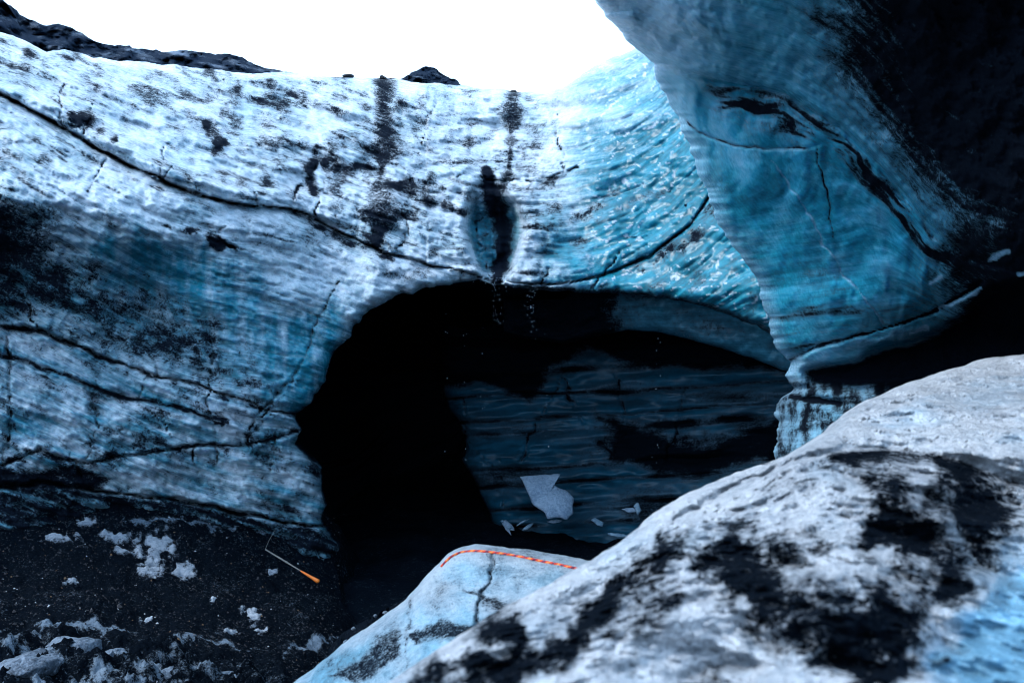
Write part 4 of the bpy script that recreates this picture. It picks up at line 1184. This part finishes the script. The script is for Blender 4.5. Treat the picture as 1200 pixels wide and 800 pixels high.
# grey pole with an orange grip on the ash
M_pole = simple_mat("pole_grey", (.26, .25, .22), (.14, .14, .14), 30, .4, .1, .002, .5)
M_grip = simple_mat("orange_plastic", (.90, .22, .02), (.85, .18, .02), 30, .45, .1, .002, .5)
pa, pb = slope_pt(311, 651, .10), slope_pt(374, 690, .16)
pole = empty('trekking_pole', tuple(pa), 'thin grey pole with a flared orange grip lying on black ash by the cave', 'pole')
pole['pv'] = [float(x) for x in pa]
lerp = lambda t: pa + (pb - pa) * t
v_, f_ = tube([lerp(t) for t in (.0, .12, .25, .4, .55, .70)], [.013, .012, .015, .015, .011, .010], 8)
shaft = mesh_obj('shaft', v_, f_, M_pole, pole)
shaft['pv'] = pole['pv']
v_, f_ = tube([lerp(t) for t in (.66, .72, .85, .95, .985, 1.0)], [.012, .018, .024, .034, .037, .015], 10)
mesh_obj('grip', v_, f_, M_grip, pole)
pc = slope_pt(323, 635, .22)
v_, f_ = tube([pa, pa + (pc - pa) * .35 + np.array([0, 0, .03]), pc], [.004, .004, .003], 6)
mesh_obj('cord', v_, f_, M_pole, pole)
v_, f_ = tube([lerp(t) for t in (.385, .39, .41, .415)], [.015, .02, .02, .015], 8)
mesh_obj('clamp', v_, f_, M_pole, shaft)

# grit on the ash, drops falling from the lip
gv, gf = [], []
r = np.random.default_rng(3)
oc = np.array([(1, 0, 0), (-1, 0, 0), (0, 1, 0), (0, -1, 0), (0, 0, 1), (0, 0, -1)], float)
of = np.array([(0, 2, 4), (2, 1, 4), (1, 3, 4), (3, 0, 4), (2, 0, 5), (1, 2, 5), (3, 1, 5), (0, 3, 5)])
gi = []
uu = r.uniform(-20, 400, 5200); vv = r.uniform(600, 805, 5200)
dsl = D_sl(uu, vv); P = unproj(uu, vv, dsl)
hh = .10 * fbm(P[:, 0] * .8, P[:, 1] * .8, 3., 4) + .05 * fbm(P[:, 0] * 3, P[:, 1] * 3, 5., 4) + .018 * fbm(P[:, 0] * 12, P[:, 1] * 12, 6., 3)
P[:, 2] += hh
sz = np.exp(r.normal(-4.8, .5, 5200))
GV = (P[:, None] + oc[None] * sz[:, None, None] * r.uniform(.6, 1.3, (5200, 6, 1))).reshape(-1, 3)
GF = (np.arange(5200)[:, None, None] * 6 + of[None]).reshape(-1, 3)
gm = np.repeat(r.choice(3, 5200, p=[.91, .05, .04]), 8)
M_g1 = simple_mat("grit_dark", (.020, .023, .030), (.05, .05, .058), 20, .8)
M_g2 = simple_mat("grit_brown", (.16, .10, .06), (.22, .13, .07), 20, .8)
M_g3 = simple_mat("grit_pale", (.35, .38, .42), (.5, .53, .57), 20, .7)
o = mesh_obj('ash_grit', GV, GF, None, None, smooth=False, mats=[M_g1, M_g2, M_g3], mat_idx=gm)
tag(o, kind='stuff')

t = NT("water_drop")
t.b.inputs['Base Color'].default_value = (.30, .40, .50, 1); t.b.inputs['Roughness'].default_value = .08; t.b.inputs['Transmission Weight'].default_value = .25; t.b.inputs['IOR'].default_value = 1.33
M_drop = t.m
dv, df = [], []
bm = bmesh.new(); bmesh.ops.create_icosphere(bm, subdivisions=1, radius=1)
dco = np.array([v.co for v in bm.verts]); dfc = np.array([[v.index for v in f.verts] for f in bm.faces]); bm.free()
pos = []
for k in range(45):
    pos.append((622 + r.normal(0, 3.5), 335 + abs(r.normal(0, 32)), 16.6 + r.normal(0, .1), .9))
for k in range(28):
    pos.append((582 + r.normal(0, 4), r.uniform(335, 380), 16.6, .8))
for cu in (524, 545, 565, 640, 770, 769):
    for k in range(7):
        pos.append((cu + r.normal(0, 2), r.uniform(345, 560), 16.4, .9))
for k in range(40):
    pos.append((583 + r.normal(0, 14), 330 + r.normal(0, 5), 16.5, 1.1))
for k, (u, v, d, s_) in enumerate(pos):
    s_ = s_ * r.uniform(.18, .55) / F * d
    dv.append(dco * np.array([s_, s_, s_ * r.uniform(1, 2.2)]) + unproj(u, v, d)); df.append(dfc + 12 * k)
o = mesh_obj('water_drops', np.concatenate(dv), np.concatenate(df), M_drop)
tag(o, kind='stuff')
